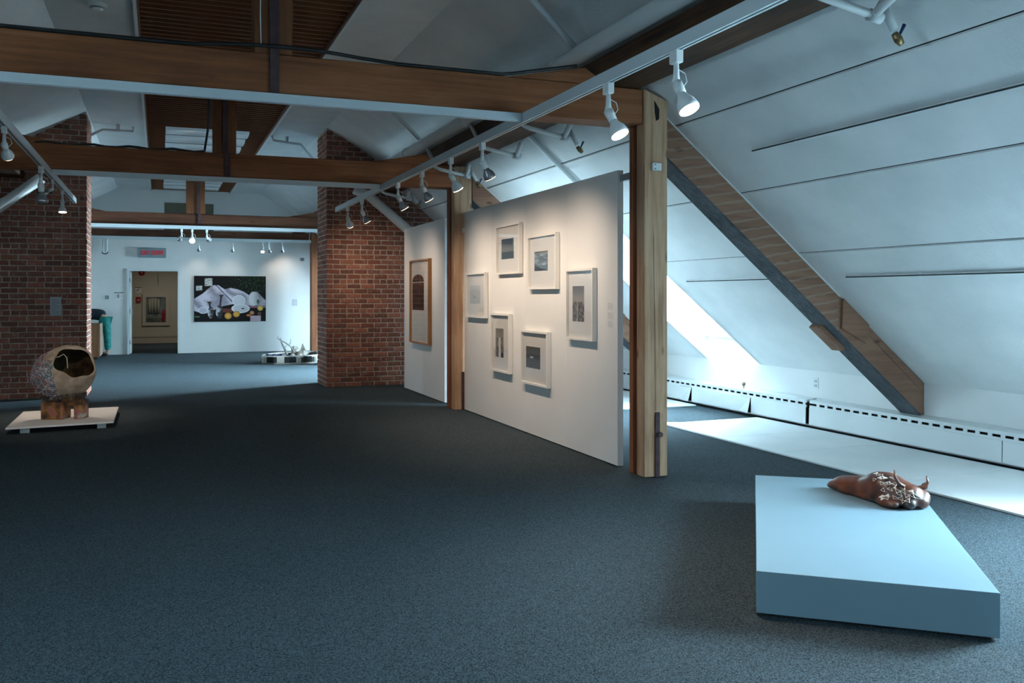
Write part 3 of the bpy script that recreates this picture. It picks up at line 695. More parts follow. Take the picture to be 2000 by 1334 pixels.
for ya, yb, ss, lab in ((-3.9, 9.12, [-3.9,-1.5,0.9,3.3,5.55,6.98,7.93,9.12],'near run of thin white boards lying on the carpet beside the heater'),(10.44,14.6,[10.44,12.5,14.6],'farther run of thin white boards lying on the carpet past the dormer')):
    t = thing('floor_platform', (6.1,(ya+yb)/2,0), lab, 'platform', 'white floor boards')
    for a, b in zip(ss[:-1], ss[1:]):
        xo = 5.44 if b < 8 else 5.44
        if b == 9.12: poly = [(5.44,a+.002),(6.80,a+.002),(6.80,9.10),(5.68,9.06),(5.44,9.20)]
        else: poly = [(xo,a+.002),(6.80,a+.002),(6.80,b-.002),(xo,b-.002)]
        if ya > 10: poly = [(5.44,a+.002),(6.80,a+.002),(6.80,b-.002),(5.44,b-.002)]
        build('board', MB().prismz(poly, .002, .018), M['floorboard'], t, bevel=.002)
ou = thing('wall_outlet', (6.97,8.26,.44), 'white electrical outlet on the low wall above the heater', 'outlet')
box('plate', 6.972, 6.98, 8.215, 8.295, .445, .565, M['metal'], ou)
for z in (.475,.525): build('socket', MB().box(6.968,6.972,8.235,8.275,z-.012,z+.014), M['card'], ou)
vv = thing('radiator_valve', (6.90,9.51,.33), 'small brown and brass valve sticking up from the heater', 'valve')
build('stem', MB().tube([(6.90,9.51,.325),(6.90,9.51,.36)], .008, 8), M['brass'], vv)
build('knob', MB().tube([(6.90,9.51,.355),(6.90,9.51,.37),(6.90,9.51,.39),(6.90,9.515,.405)], [.012,.022,.024,.012], 10), noisy('valve_knob',(.18,.12,.09),(.30,.22,.17),40,3,.6,0), vv, smooth=True)

# ---------------------------------------------------------------- display panels
def display(x, y0, y1, z1, seams, th, label):
    t = thing('partition_wall', (x+th/2,(y0+y1)/2,0), label, 'partition', 'white display panels')
    ss = [y0]+seams+[y1]
    for a, b in zip(ss[:-1], ss[1:]): box('face_board', x, x+.012, a+.0008, b-.0008, .012, z1, M['panel'], t)
    box('core', x+.012, x+th-.01, y0, y1, .012, z1, M['panel'], t)
    box('rear_board', x+th-.01, x+th, y0, y1, .012, z1, M['panel'], t)
    f = MB()
    for yy in (y0+.1, (y0+y1)/2, y1-.15): f.box(x+.005,x+th-.005,yy,yy+.05,0,.012)
    build('foot', f, M['dark'], t)
    return t
dA = display(3.73, 6.96, 11.20, 2.60, [8.002, 9.075, 10.147], .055, 'large white display panel hung with six white framed photographs')
dB = display(3.70, 11.98, 14.20, 2.585, [13.1], .07, 'narrow white display panel with the tall oak framed picture, beside the brick wall')
br = thing('panel_bracket', (3.77,6.85,2.52), 'small grey metal bracket holding the large panel to the big post', 'bracket')
box('plate', 3.75, 3.80, 6.736, 6.958, 2.50, 2.56, M['grey'], br)
br = thing('panel_bracket', (3.75,11.2,2.35), 'small white metal bracket between the second post and the large panel', 'bracket')
box('plate', 3.70, 3.728, 11.16, 11.228, 2.33, 2.39, M['metal'], br)
br = thing('panel_bracket', (3.75,11.9,2.5), 'small white bracket at the top near edge of the narrow panel', 'bracket')
box('plate', 3.73, 3.765, 11.565, 11.978, 2.50, 2.54, M['metal'], br)

# ---------------------------------------------------------------- painted prints
def smooth(a, b, x):
    t = min(1, max(0, (x-a)/(b-a))); return t*t*(3-2*t)
def mixc(a, b, t): return tuple(a[i]*(1-t)+b[i]*t for i in range(3))
def fb(x, y, s=1.0, o=4):
    v = 0; a = 1; t = 0
    for k in range(o): v += a*noise.noise(Vector((x*s, y*s, k*7.3))); t += a; a *= .55; s *= 2.1
    return v/t
def print_mesh(name, P0, U, V, nx, ny, fn, parent):
    """flat printed sheet: fn(u,v) -> sRGB colour, u to the right, v up"""
    P0, U, V = Vector(P0), Vector(U), Vector(V); verts = []; cols = []
    for j in range(ny+1):
        for i in range(nx+1):
            u, v = i/nx, j/ny; verts.append(P0+U*u+V*v); cols.append(lin(tuple(min(1,max(0,c)) for c in fn(u, v))))
    fs = [(j*(nx+1)+i, j*(nx+1)+i+1, (j+1)*(nx+1)+i+1, (j+1)*(nx+1)+i) for j in range(ny) for i in range(nx)]
    o0 = verts[0].copy(); me = bpy.data.meshes.new(name); me.from_pydata([tuple(v-o0) for v in verts], [], fs)
    at = me.color_attributes.new('Col', 'FLOAT_COLOR', 'POINT')
    at.data.foreach_set('color', [q for c in cols for q in (*c, 1)]); me.materials.append(M['print'])
    o = bpy.data.objects.new(name, me); C.objects.link(o); o.parent = parent; o.location = o0-WO[parent]; WO[o] = o0
    return o
def im_treeline(u, v):
    h = .36+.05*fb(u,0,9)+.02*fb(u,3,40)
    if v < h: return mixc((.22,.25,.29),(.30,.34,.38), .5+fb(u,v,12))
    return mixc((.50,.50,.49),(.30,.37,.45), smooth(.45,1,v)+.2*u)
def im_clouds(u, v):
    if v < .30-.30*u+.03*fb(u,1,8): return (.22,.24,.27)
    c = .45+.5*fb(u*.6+.3*v, v*2.2, 3, 5)
    if v > .9: return mixc((.35,.30,.27),(.55,.5,.45),u)
    return mixc((.36,.42,.47),(.82,.86,.88), smooth(.3,.75,c))
def im_snow(u, v):
    h = .70+.22*u*(1-u)*2
    if v > h: return (.80,.81,.82)
    s = fb(u,v,14,3)
    return (.50,.50,.50) if s > .33 else mixc((.72,.73,.74),(.80,.80,.80),.5+s)
def im_figure(u, v):
    if v > .68: return mixc((.60,.59,.57),(.50,.49,.48),(v-.68)/.32)
    if abs(u-.52) < .13+.04*fb(v,2,6) : return (.86,.85,.83)
    if u > .72 and v < .16: return (.08,.08,.08)
    return mixc((.38,.37,.36),(.62,.61,.60), smooth(-.3,.4,fb(u,v,5)))
def im_lake(u, v):
    if v > .66+.03*fb(u,4,5): return mixc((.42,.42,.41),(.36,.36,.36), v)
    if v > .42: return (.78,.78,.76) if ((u-.4)/.12)**2+((v-.5)/.05)**2 < 1 else mixc((.26,.26,.26),(.36,.36,.35), .5+fb(u,v,9))
    return mixc((.34,.34,.34),(.42,.42,.41), .5+fb(u*.5,v,10))
def im_rocks(u, v):
    if v > .55+.04*fb(u,5,6): return mixc((.62,.58,.55),(.42,.40,.40), smooth(.6,1,v))
    s = fb(u*1.5,v*.9,12,5); return mixc((.14,.12,.11),(.70,.66,.62), smooth(-.35,.4,s+.25*(abs(u-.42)<.06)))
def framed(x, y0, y1, z0, z1, py0, py1, pz0, pz1, fn, label, mat='frame', d=.05, fw=.022):
    """picture on a panel facing -X: moulding of four members, mat, print and glass"""
    t = thing('framed_photograph', (x-d/2,(y0+y1)/2,z0), label, 'picture', 'framed pictures on the panels')
    b = .004
    mb = MB()
    for a in ((y0,y1,z0,z0+fw),(y0,y1,z1-fw,z1),(y0,y0+fw,z0+fw,z1-fw),(y1-fw,y1,z0+fw,z1-fw)): mb.box(x-d,x-b,*a)
    build('picture_frame', mb, M[mat], t, bevel=.0)
    build('mount_board', MB().box(x-.020,x-.012,y0+fw,y1-fw,z0+fw,z1-fw), M['mat'], t)
    if fn: print_mesh('print', (x-.0212,py1,pz0), (0,py0-py1,0), (0,0,pz1-pz0), 70, 100, fn, t)
    box('glass', x-.036, x-.034, y0+fw, y1-fw, z0+fw, z1-fw, M['glass'], t)
    return t
FX = 3.73
framed(FX, 9.153, 9.897, 1.748, 2.317, 9.383, 9.771, 1.924, 2.157, im_treeline, 'white framed photograph of a dark treeline, highest on the large panel')
framed(FX, 8.179, 8.917, 1.569, 2.140, 8.431, 8.783, 1.763, 1.968, im_clouds, 'white framed photograph of bright clouds over a slope, upper right of centre')
framed(FX, 10.282, 11.019, 1.226, 1.793, 10.517, 10.902, 1.402, 1.631, im_snow, 'white framed pale snow photograph beside the second timber post')
framed(FX, 9.464, 10.077, 0.612, 1.294, 9.705, 9.969, 0.782, 1.118, im_figure, 'white framed tall narrow photograph with a white figure, below the treeline one')
framed(FX, 8.389, 9.113, 0.553, 1.129, 8.627, 9.016, 0.728, 0.957, im_lake, 'white framed grey photograph of a lake and hills, lowest on the large panel')
framed(FX, 7.353, 7.942, 1.081, 1.757, 7.584, 7.837, 1.257, 1.594, im_rocks, 'white framed tall photograph of rough rocks, nearest the big post')
# oak framed print with an arch
ok = framed(3.70, 12.619, 13.685, 0.777, 2.05, 0, 0, 0, 0, None, 'tall oak framed picture of a dark arched window on the narrow panel', 'oak', .055, .022)
def arch(u, v):
    w = v > .80 and ((u-.5)/.5)**2+((v-.80)/.20)**2 > 1
    if w: return (.88,.87,.85)
    if .765 < v < .785: return (.84,.80,.77)
    if v > .785 and min(abs(u-.33),abs(u-.67)) < .012: return (.60,.50,.46)
    rw = int(v*14); k = (v*14) % 1; q = (u*4+(rw % 2)*.5) % 1  # brick courses painted in as the reflection on the picture's glass
    base = (.24,.15,.14) if fb(u,v,8) > 0 else (.19,.12,.12)
    return (.30,.21,.20) if k < .1 or q < .04 else base
print_mesh('print', (3.6788,13.622,1.284), (0,-.657,0), (0,0,.546), 90, 120, arch, ok)
# wall labels on the large panel
for z0, z1 in ((1.375,1.445),(1.29,1.36),(1.215,1.28)):
    t = thing('wall_text', (3.728,7.1,z0), {1.375:'topmost of the three small text cards at the near edge of the large panel',1.29:'middle one of the three small text cards on the large panel',1.215:'lowest of the three small text cards on the large panel'}[z0], 'label', 'text cards on the large panel')
    box('card', 3.7285, 3.73, 7.045, 7.155, z0, z1, M['paper'], t)
    ln = MB()
    for k in range(5): ln.box(3.728,3.7285,7.055+(.02 if k==4 else 0),7.145,z0+.008+k*.012,z0+.012+k*.012)
    build('text_line', ln, M['paleink'], t)

# ---------------------------------------------------------------- pale blue plinth and carved bison
pc = [(2.607,3.496),(3.396,2.844),(4.833,4.751),(3.993,5.367)]
pl = thing('plinth', (3.7,4.1,0), 'low pale blue rectangular plinth on the carpet carrying the carved bison', 'plinth')
cxp = sum(p[0] for p in pc)/4; cyp = sum(p[1] for p in pc)/4
build('top_box', MB().prismz(pc, .012, .209), M['plinth'], pl, bevel=.002)
build('base', MB().prismz([(cxp+(x-cxp)*.94, cyp+(y-cyp)*.96) for x, y in pc], 0, .012), M['dark'], pl)

def bison_mat():
    m, nt, b = nodes('polished_brown_wood'); L = nt.links.new; tc = N(nt,'ShaderNodeTexCoord')
    n = N(nt,'ShaderNodeTexNoise'); n.inputs['Scale'].default_value = 7; n.inputs['Detail'].default_value = 6; L(tc.outputs['Object'], n.inputs['Vector'])
    r = N(nt,'ShaderNodeValToRGB'); e = r.color_ramp.elements; e[0].position = .35; e[0].color = (.022,.009,.007,1); e[1].position = .68; e[1].color = (.17,.048,.022,1)
    x = e.new(.5); x.color = (.085,.026,.014,1); L(n.outputs['Fac'], r.inputs[0]); L(r.outputs[0], b.inputs['Base Color'])
    b.inputs['Roughness'].default_value = .40; b.inputs['Specular IOR Level'].default_value = .6; return m
BW = bison_mat()
def rotz(a): return Matrix.Rotation(a, 3, 'Z')
BLO = Vector((4.27, 4.86, .209))
bison = thing('bison_carving', BLO, 'polished brown carved wooden bison with white triangle inlay lying on the pale blue plinth', 'sculpture', rz=-math.radians(91))
bb = MB()
SPN = [((.05,-.085,.020),(.03,.022,.018)),((.09,-.075,.035),(.05,.045,.035)),((.16,-.055,.050),(.08,.078,.055)),((.25,-.04,.055),(.08,.085,.066)),((.34,-.025,.062),(.08,.095,.074)),
       ((.43,-.02,.082),(.09,.112,.098)),((.50,-.02,.088),(.09,.118,.100)),((.57,-.01,.075),(.08,.118,.085)),((.63,.01,.07),(.07,.10,.07))]
for (c0, r0), (c1, r1) in zip(SPN[:-1], SPN[1:]):
    for k in range(5):
        t = k/5; bb.ell([a+(b-a)*t for a, b in zip(c0, c1)], [a+(b-a)*t for a, b in zip(r0, r1)])
for c, r, a in [((.22,-.085,.03),(.09,.05,.04),0),((.38,-.095,.020),(.20,.030,.022),-.05),((.60,-.115,.028),(.10,.052,.034),-.1),((.50,-.10,.045),(.09,.045,.04),0),
      ((.655,.015,.088),(.060,.078,.052),0),((.685,.0,.068),(.05,.055,.055),.2),((.70,-.045,.035),(.045,.042,.036),.3),((.715,.04,.04),(.04,.05,.042),0),((.69,.075,.06),(.045,.045,.05),0)]:
    bb.ell(c, r, rotz(a))
bb.v = [(x, y, max(z, .001)) for x, y, z in bb.v]
body = build('body', bb, BW, bison, smooth=True, merge=False)
md = body.modifiers.new('remesh', 'REMESH'); md.mode = 'VOXEL'; md.voxel_size = .0075; md.use_smooth_shade = True
sm = body.modifiers.new('smooth', 'SMOOTH'); sm.factor = .7; sm.iterations = 14
for nm, pts, rr in (('horn', [(.65,-.035,.125),(.635,-.062,.145),(.605,-.062,.18),(.575,-.04,.215)], [.015,.013,.009,.003]),
                    ('horn', [(.665,.06,.115),(.685,.09,.12),(.695,.108,.15),(.69,.102,.192)], [.015,.013,.009,.003]),
                    ('ear', [(.665,.075,.11),(.662,.115,.122),(.655,.148,.14)], [.010,.020,.009]),
                    ('ear', [(.625,-.05,.12),(.60,-.085,.12),(.585,-.105,.125)], [.008,.016,.007])):
    build(nm, MB().tube(pts, rr, 10), BW, bison, smooth=True)
bpy.context.view_layer.update()
dg = bpy.context.evaluated_depsgraph_get(); ev = body.evaluated_get(dg); em = ev.to_mesh()
tree = BVHTree.FromPolygons([v.co.copy() for v in em.vertices], [tuple(p.vertices) for p in em.polygons]); ev.to_mesh_clear()
inl = MB(); fil = MB()
def drape(p): # project straight down along the viewing side onto the carved surface
    h = tree.ray_cast(Vector((p[0], -.6+0.0, p[1]+.35)), Vector((0, .8, -.6)).normalized())
    return (h[0]+h[1]*.0012, h[1]) if h[0] else None
def seg(a, b, w=.0013):
    pts = []
    for k in range(9):
        q = drape((a[0]+(b[0]-a[0])*k/8, a[1]+(b[1]-a[1])*k/8))
        if q is None: return
        pts.append(q[0])
    if max((pts[i+1]-pts[i]).length for i in range(8)) > .03: return
    inl.tube(pts, w, 4)
def tri(x, z, s, up, fill):
    h = s*.8; a, b, c = (x, z), (x+s, z), (x+s/2, z+(h if up else -h))
    seg(a, b); seg(b, c); seg(c, a)
    if fill:
        for k in range(1, 7): t = k/7; seg((a[0]+(c[0]-a[0])*t, a[1]+(c[1]-a[1])*t), (b[0]+(c[0]-b[0])*t, b[1]+(c[1]-b[1])*t), .0022)
rr_ = random.Random(4)
for i in range(6):
    for j in range(7):
        x = .555+j*.024+(i%2)*.012; z = .045+i*.027
        if rr_.random() < .72: tri(x, z, .030, (i+j)%2 == 0, rr_.random() < .22)
for i in range(5): tri(.43+i*.03, .215+.012*math.sin(i*2), .032, i%2 == 0, i in (0,3))
for i in range(5): tri(.47+i*.03, .17+.012*math.sin(i*2), .032, i%2 == 1, i in (1,))
if inl.v: build('inlay', inl, plain('white_inlay',(.78,.72,.66),.5), bison, label='white triangle pattern inlaid over shoulder and head', merge=False)

# ---------------------------------------------------------------- woven sculpture on the low white board
bd = thing('display_board', (-1.02,11.75,0), 'thin white board on small feet carrying the woven sculpture', 'platform')
build('top', MB().prismz([(-1.545,10.95),(-.487,11.09),(-.49,12.55),(-1.56,12.44)], .06, .08), M['panel'], bd, bevel=.002)
for x, y in ((-1.42,11.06),(-.66,11.16),(-.66,12.35),(-1.42,12.3)): box('foot', x, x+.09, y, y+.06, 0, .06, M['panel'], bd)
F_, R_ = Vector((.3659,.9307,0)), Vector((.9307,-.3659,0))
sc = thing('woven_sculpture', (-1.005,11.57,.08), 'tilted hollow clay vessel wrapped in coloured threads on a mottled foot', 'sculpture', rz=-math.radians(21.46))
clay = noisy('cream_clay', (.34,.26,.19), (.58,.48,.38), 7, 6, .8, .6, 30)
inner = noisy('dark_brown_clay', (.02,.012,.006), (.10,.065,.03), 9, 6, .8, .8, 30)
def blob_r(dx, dy, dz):
    r = 1/math.sqrt((dx/.335)**2+(dy/.30)**2+(dz/.285)**2)
    r *= 1+.07*noise.noise(Vector((dx*2.1+3,dy*2.1,dz*2.1)))+.03*noise.noise(Vector((dx*6,dy*6,dz*6)))
    r *= 1+.32*max(0, dx*.45+dz*.85-.45)
    return r
CC = Vector((-.03, 0, .52)); md_ = Vector((.68,-.50,.52)).normalized()
def vessel(inset, nu=64, nv=40, cut=.70):
    mb = MB(); e1 = md_.orthogonal().normalized(); e2 = md_.cross(e1); amax = PI-cut; vs = []
    for j in range(nv+1):
        a = amax*j/nv
        for i in range(nu):
            p = 2*PI*i/nu; wob = 1+.035*math.sin(p*2+1)*j/nv+.02*math.sin(p*5)*j/nv
            aa = min(PI-.25, a*wob); d = (-md_)*math.cos(aa)+(e1*math.cos(p)+e2*math.sin(p))*math.sin(aa)
            vs.append(CC+d*(blob_r(*d)-inset))
    return vs, nu, nv
vo, nu, nv = vessel(0); vi, _, _ = vessel(.022)
sh = MB(); fs = [(j*nu+i, j*nu+(i+1)%nu, (j+1)*nu+(i+1)%nu, (j+1)*nu+i) for j in range(nv) for i in range(nu)]
sh.add(vo, fs); n_ = len(vo)
build('shell', MB().add(vo+[vi[nv*nu+i] for i in range(nu)], fs+[(nv*nu+i, nv*nu+(i+1)%nu, n_+(i+1)%nu, n_+i) for i in range(nu)]), clay, sc, smooth=True)
build('hollow', MB().add(vi, fs), inner, sc, smooth=True, label='dark brown inside of the vessel')
foot = MB()
foot.box(-.245,.015,-.12,.08,0,.20).box(.12,.20,-.08,.12,0,.19).box(-.23,.20,-.06,.12,.155,.225)
for c, r in (((.0,.04,.215),(.21,.13,.05)),((-.03,.05,.25),(.17,.13,.06)),((.165,.0,.09),(.065,.10,.12))): foot.ell(c, r)
def foot_mat():
    m, nt, b = nodes('mottled_ochre_pink'); L = nt.links.new; tc = N(nt,'ShaderNodeTexCoord')
    n = N(nt,'ShaderNodeTexNoise'); n.inputs['Scale'].default_value = 7; n.inputs['Detail'].default_value = 5; L(tc.outputs['Object'], n.inputs['Vector'])
    r = N(nt,'ShaderNodeValToRGB'); e = r.color_ramp.elements; e[0].position = .33; e[0].color = (.03,.025,.015,1); e[1].position = .72; e[1].color = (.55,.50,.46,1)
    for p, c in ((.43,(.20,.08,.03,1)),(.50,(.34,.19,.05,1)),(.57,(.40,.10,.13,1)),(.63,(.26,.22,.16,1))): x = e.new(p); x.color = c
    L(n.outputs['Fac'], r.inputs[0]); L(r.outputs[0], b.inputs['Base Color']); b.inputs['Roughness'].default_value = .55; return m
fo = build('foot', foot, foot_mat(), sc, smooth=True, merge=False)
for v in fo.data.vertices: v.co.z = max(v.co.z, 0.0)
md = fo.modifiers.new('remesh','REMESH'); md.mode = 'VOXEL'; md.voxel_size = .010; md.use_smooth_shade = True
sm = fo.modifiers.new('smooth','SMOOTH'); sm.factor = .7; sm.iterations = 6
# threads
ry = random.Random(3)
ycols = [('white_thread',(.62,.60,.57)),('red_thread',(.30,.05,.05)),('blue_thread',(.07,.13,.25)),('grey_thread',(.28,.28,.28)),('violet_thread',(.18,.10,.16)),('green_thread',(.08,.16,.13))]
for nm, cc in [(a, tuple(min(.8, q*1.6) for q in b)) for a, b in ycols]:
    mb = MB()
    for k in range(430 if nm == 'white_thread' else 170):
        base = Vector((-.62, -.75, -.05)).normalized(); d = Vector((ry.gauss(0,1),ry.gauss(0,1),ry.gauss(0,1))).normalized()
        d = (base*.95+d*.75).normalized(); ax = Vector((ry.gauss(0,1),ry.gauss(0,.5),ry.gauss(0,1))).normalized(); L_ = ry.uniform(.25,.9); pts = []
        lift = ry.uniform(.002,.016)
        for q in range(8):
            dd = Matrix.Rotation(L_*(q/7-.5), 3, ax) @ d
            if dd.dot(md_) > .70 or dd.x > .10-.15*dd.z or (dd.z > .55 and dd.dot(md_) > .3): continue
            pts.append(CC+dd*(blob_r(*dd)+lift+ry.uniform(0,.006)))
        if len(pts) > 3 : mb.tube(pts, .0030 if nm != 'white_thread' else .0024, 3, cap=False)
    for k in range(14):                        # loose ends sticking out
        d = (Vector((-1,-.3,-.4)).normalized()+Vector((ry.gauss(0,.5),ry.gauss(0,.5),ry.gauss(0,.5)))).normalized()
        if d.dot(md_) > .3: continue
        p = CC+d*blob_r(*d); mb.tube([p, p+d*.02+Vector((ry.gauss(0,.01),0,ry.gauss(0,.01))), p+d*.04+Vector((ry.gauss(0,.02),0,-.02))], .0015, 3, cap=False)
    build('thread', mb, plain(nm, cc, .8), sc, kind='stuff', merge=False)
e1 = Vector((.03,-.16,.73)); build('string', MB().tube([(-.03,-.21,.72),(.04,-.26,.73),(.09,-.25,.76),(.125,-.25,.72),(.13,-.25,.66),(.135,-.25,.60)], .006, 6), plain('white_string',(.6,.55,.45),.7), sc, smooth=True)
fr = MB()
for k in range(90):                            # fringe where the vessel sits on its foot
    a = ry.uniform(PI*.95, PI*2.1); p = Vector((-.02+.22*math.cos(a), .18*math.sin(a), .255)); q = Vector((ry.gauss(0,.03), ry.gauss(0,.02), -ry.uniform(.02,.05)))
    fr.tube([p+Vector((0,0,.05)), p+q*.5, p+q], .003, 3, cap=False)
build('fringe', fr, plain('dark_fringe',(.06,.055,.05),.8), sc, kind='stuff', merge=False)

# ---------------------------------------------------------------- far room
# still life print on the back wall
def inside(poly, x, y):
    c = False; n = len(poly); j = n-1
    for i in range(n):
        if (poly[i][1] > y) != (poly[j][1] > y) and x < (poly[j][0]-poly[i][0])*(y-poly[i][1])/(poly[j][1]-poly[i][1])+poly[i][0]: c = not c
        j = i
    return c
CL = [(0,.50),(.12,.62),(.25,.80),(.33,.80),(.42,.71),(.50,.74),(.60,.71),(.68,.66),(.76,.58),(.80,.66),(.88,.66),(.95,.54),(1,.46),(1,.34),(.80,.34),(.70,.37),(.52,.38),(.40,.34),(.30,.28),(.18,.18),(.08,.20),(0,.24)]
def el(u, v, cx, cy, rx, ry_): return ((u-cx)/rx)**2+((v-cy)/ry_)**2
def still(u, v):
    c = (.07,.06,.07)
    if v > .62 and u > .2:
        s = fb(u*1.7,v,34,4); g = smooth(.08,.4,s)*smooth(.2,.7,u)
        c = mixc(c, (.30,.44,.25), g)
    if u > .6 and v > .55:
        s = abs(math.sin(u*60+fb(u,v,8)*9+v*14)); c = mixc(c, (.22,.38,.20), .6*smooth(.82,1,s)*smooth(.25,.0,abs(u-.85)-.02))
    for (cx, cy, rx, ry_) in ((.197,.865,.052,.085),(.068,.735,.042,.05)):
        if abs(u-cx) < rx and abs(v-cy) < ry_: c = mixc((.82,.82,.80),(.35,.37,.40), smooth(-.1,.4,fb(u,v,40)))
    if .38 < u < .52 and .20 < v < .29: c = (.42,.22,.20)
    if inside(CL, u, v):
        f = .5+.5*math.sin((u*1.4+v*.5)*16+6*fb(u,v,3)); c = mixc((.58,.55,.61),(.84,.81,.86), f)
        if abs((u-.30)-(.80-v)*.62) < .012 and v > .4: c = (.45,.42,.48)
    if .76 < u and .30 < v < .335: c = (.62,.42,.46)
    q = el(u,v,.12,.25,.065,.075)
    if q < 1: c = (.86,.85,.88) if q > .6 else (.74,.73,.78)
    q = el(u,v,.617,.46,.092,.125)
    if q < 1: c = (.90,.89,.90) if q > .62 else ((.74,.73,.76) if q > .5 else (.84,.83,.86))
    q = el(u,v,.643,.285,.13,.10)
    if q < 1: c = (.88,.87,.89) if q > .6 else (.80,.79,.82)
    if el(u,v,.675,.285,.025,.012) < 1: c = (.1,.1,.1)
    if el(u,v,.833,.50,.072,.155) < 1: c = mixc((.92,.92,.93),(.70,.71,.74), smooth(.80,.91,u))
    if el(u,v,.89,.44,.018,.05) < 1: c = (.25,.42,.35)
    for (cx, cy, rx, ry_, tx, tz) in ((.228,.20,.042,.13,.205,.44),(.345,.22,.048,.15,.375,.59)):
        if el(u,v,cx,cy,rx,ry_) < 1: c = mixc((.22,.21,.23),(.82,.81,.83), smooth(-.2,.5,fb(u,v,16)+(cx-u)*8))
        if cy+.08 < v < tz and abs(u-(cx+(tx-cx)*(v-cy)/(tz-cy))) < .013+.02*smooth(tz-.06,tz,v): c = (.25,.22,.22)
    for (cx, cy, rx, ry_, col) in ((.467,.124,.052,.075,(.86,.64,.30)),(.583,.162,.050,.07,(.88,.66,.30)),(.92,.293,.043,.062,(.90,.78,.42)),(.803,.19,.034,.045,(.86,.62,.44)),(.755,.135,.035,.03,(.85,.50,.28)),(.91,.17,.03,.04,(.45,.30,.28))):
        q = el(u,v,cx,cy,rx,ry_)
        if q < 1: c = mixc(col, tuple(.55*k for k in col), smooth(.3,1,q)*.8)
    if .78 < u < .93 and v < .125 and v > .0: c = mixc((.80,.72,.76),(.55,.30,.30), smooth(.15,.5,fb(u,v,30)))
    if el(u,v,.04,.11,.04,.015) < 1: c = (.30,.45,.32)
    return c
sl = thing('still_life_print', (1.75,24.98,.815), 'large colour still life print of cloth, plates, fruit and fish on the back wall', 'picture')
box('backing_board', .839, 2.668, 24.975, 25.0, .815, 2.03, M['black'], sl)
print_mesh('print', (.842,24.9745,.818), (1.823,0,0), (0,0,1.209), 260, 172, still, sl)
# exit sign
ex = thing('exit_sign', (-.18,24.95,2.48), 'grey bilingual exit sign with glowing red letters above the doorway', 'sign')
build('housing', MB().box(-.51,.154,24.92,25.0,2.487,2.727), plain('grey_sign_housing',(.22,.30,.33),.5), ex, bevel=.006)
def text(body, size, loc, mat, parent, sx=1.0, ex_=.002, name='lettering'):
    c = bpy.data.curves.new(name, 'FONT'); c.body = body; c.size = size; c.align_x = 'CENTER'; c.align_y = 'CENTER'; c.extrude = ex_; c.materials.append(mat)
    f = bpy.data.objects.new(name, c); C.objects.link(f); bpy.context.view_layer.update()
    me = bpy.data.meshes.new_from_object(f.evaluated_get(bpy.context.evaluated_depsgraph_get())); bpy.data.objects.remove(f)
    o = bpy.data.objects.new(name, me); C.objects.link(o); o.parent = parent; o.location = Vector(loc)-WO[parent]; o.rotation_euler = (PI/2,0,0); o.scale = (sx,1,1); return o
RE = plain('red_lit_letters', (.30,.0,.01), .8, spec=.1, emit=(1,.0,.03), es=.11)
text('EXIT  SORTIE', .15, (-.178,24.916,2.607), RE, ex, .62, .003)
# pair of short white pipes with ring at the upper left
dp = thing('pipe_drop', (-1.30,24.9,2.58), 'pair of short white vertical pipes ending in a ring left of the exit sign', 'pipe')
build('pipe', MB().tube([(-1.335,24.93,3.0),(-1.335,24.93,2.68),(-1.32,24.92,2.61)], .026, 12), P, dp, smooth=True)
build('pipe', MB().tube([(-1.255,24.93,3.0),(-1.255,24.93,2.68),(-1.27,24.92,2.61)], .026, 12), P, dp, smooth=True)
build('ring', MB().tube([(-1.295+.07*math.cos(a),24.93,2.62+.055*math.sin(a)) for a in [PI+PI*k/12 for k in range(13)]], .011, 8), M['black'], dp)
sw = thing('wall_switch', (-1.25,24.98,1.40), 'square grey switch with white rim on the back wall left of the door', 'switch')
box('rim', -1.31, -1.191, 24.985, 25.0, 1.402, 1.526, M['metal'], sw); box('plate', -1.295, -1.206, 24.98, 24.985, 1.417, 1.511, M['grey'], sw)
def sign(x0, x1, z0, z1, Y, lab, draw):
    t = thing('wall_sign', ((x0+x1)/2, Y-.01, z0), lab, 'sign'); box('plate', x0, x1, Y-.012, Y, z0, z1, M['paper'], t)
    box('header_bar', x0, x1, Y-.014, Y-.012, z1-.02, z1, M['ink'], t)
    mb = MB(); draw(mb, x0, x1, z0, z1, Y-.0135); build('symbol', mb, M['ink'], t)
def d1(mb, x0, x1, z0, z1, y):
    w = x1-x0; h = z1-z0
    for k in range(5): mb.box(x0+w*.30, x0+w*(.55+.04*(k%2)), y, y+.001, z0+h*(.16+.12*k), z0+h*(.23+.12*k))
    mb.box(x0+w*.72, x0+w*.84, y, y+.001, z0+h*.42, z0+h*.47); mb.box(x0+w*.765, x0+w*.795, y, y+.001, z0+h*.36, z0+h*.53); mb.box(x0+w*.1,x0+w*.115,y,y+.001,z0+h*.1,z0+h*.7)
def d2(mb, x0, x1, z0, z1, y):
    mb.prism([(x0+.03,z0+.05),(x0+.06,z0+.05),(x0+.13,z0+.13),(x0+.10,z0+.13)], y, y+.001); mb.box(x0+.13,x0+.145,y,y+.001,z0+.03,z0+.045); mb.box(x0+.01,x0+.015,y,y+.001,z0+.01,z0+.13)
sign(-1.083, -.867, 1.425, 1.591, 25.0, 'white sign with black text on the back wall beside the door', d1)
sign(-.721, -.542, 1.597, 1.774, 30.6, 'white sign with black diagonal symbol at the end of the corridor', d2)
t = thing('wall_text', (3.43,24.99,1.23), 'small pale text card on the back wall right of the still life print', 'label')
box('card', 3.374, 3.498, 24.994, 25.0, 1.233, 1.402, M['card'], t)
ln = MB()
for k in range(7): ln.box(3.385, 3.485, 24.993, 24.994, 1.245+k*.022, 1.252+k*.022)
build('text_line', ln, M['paper'], t)
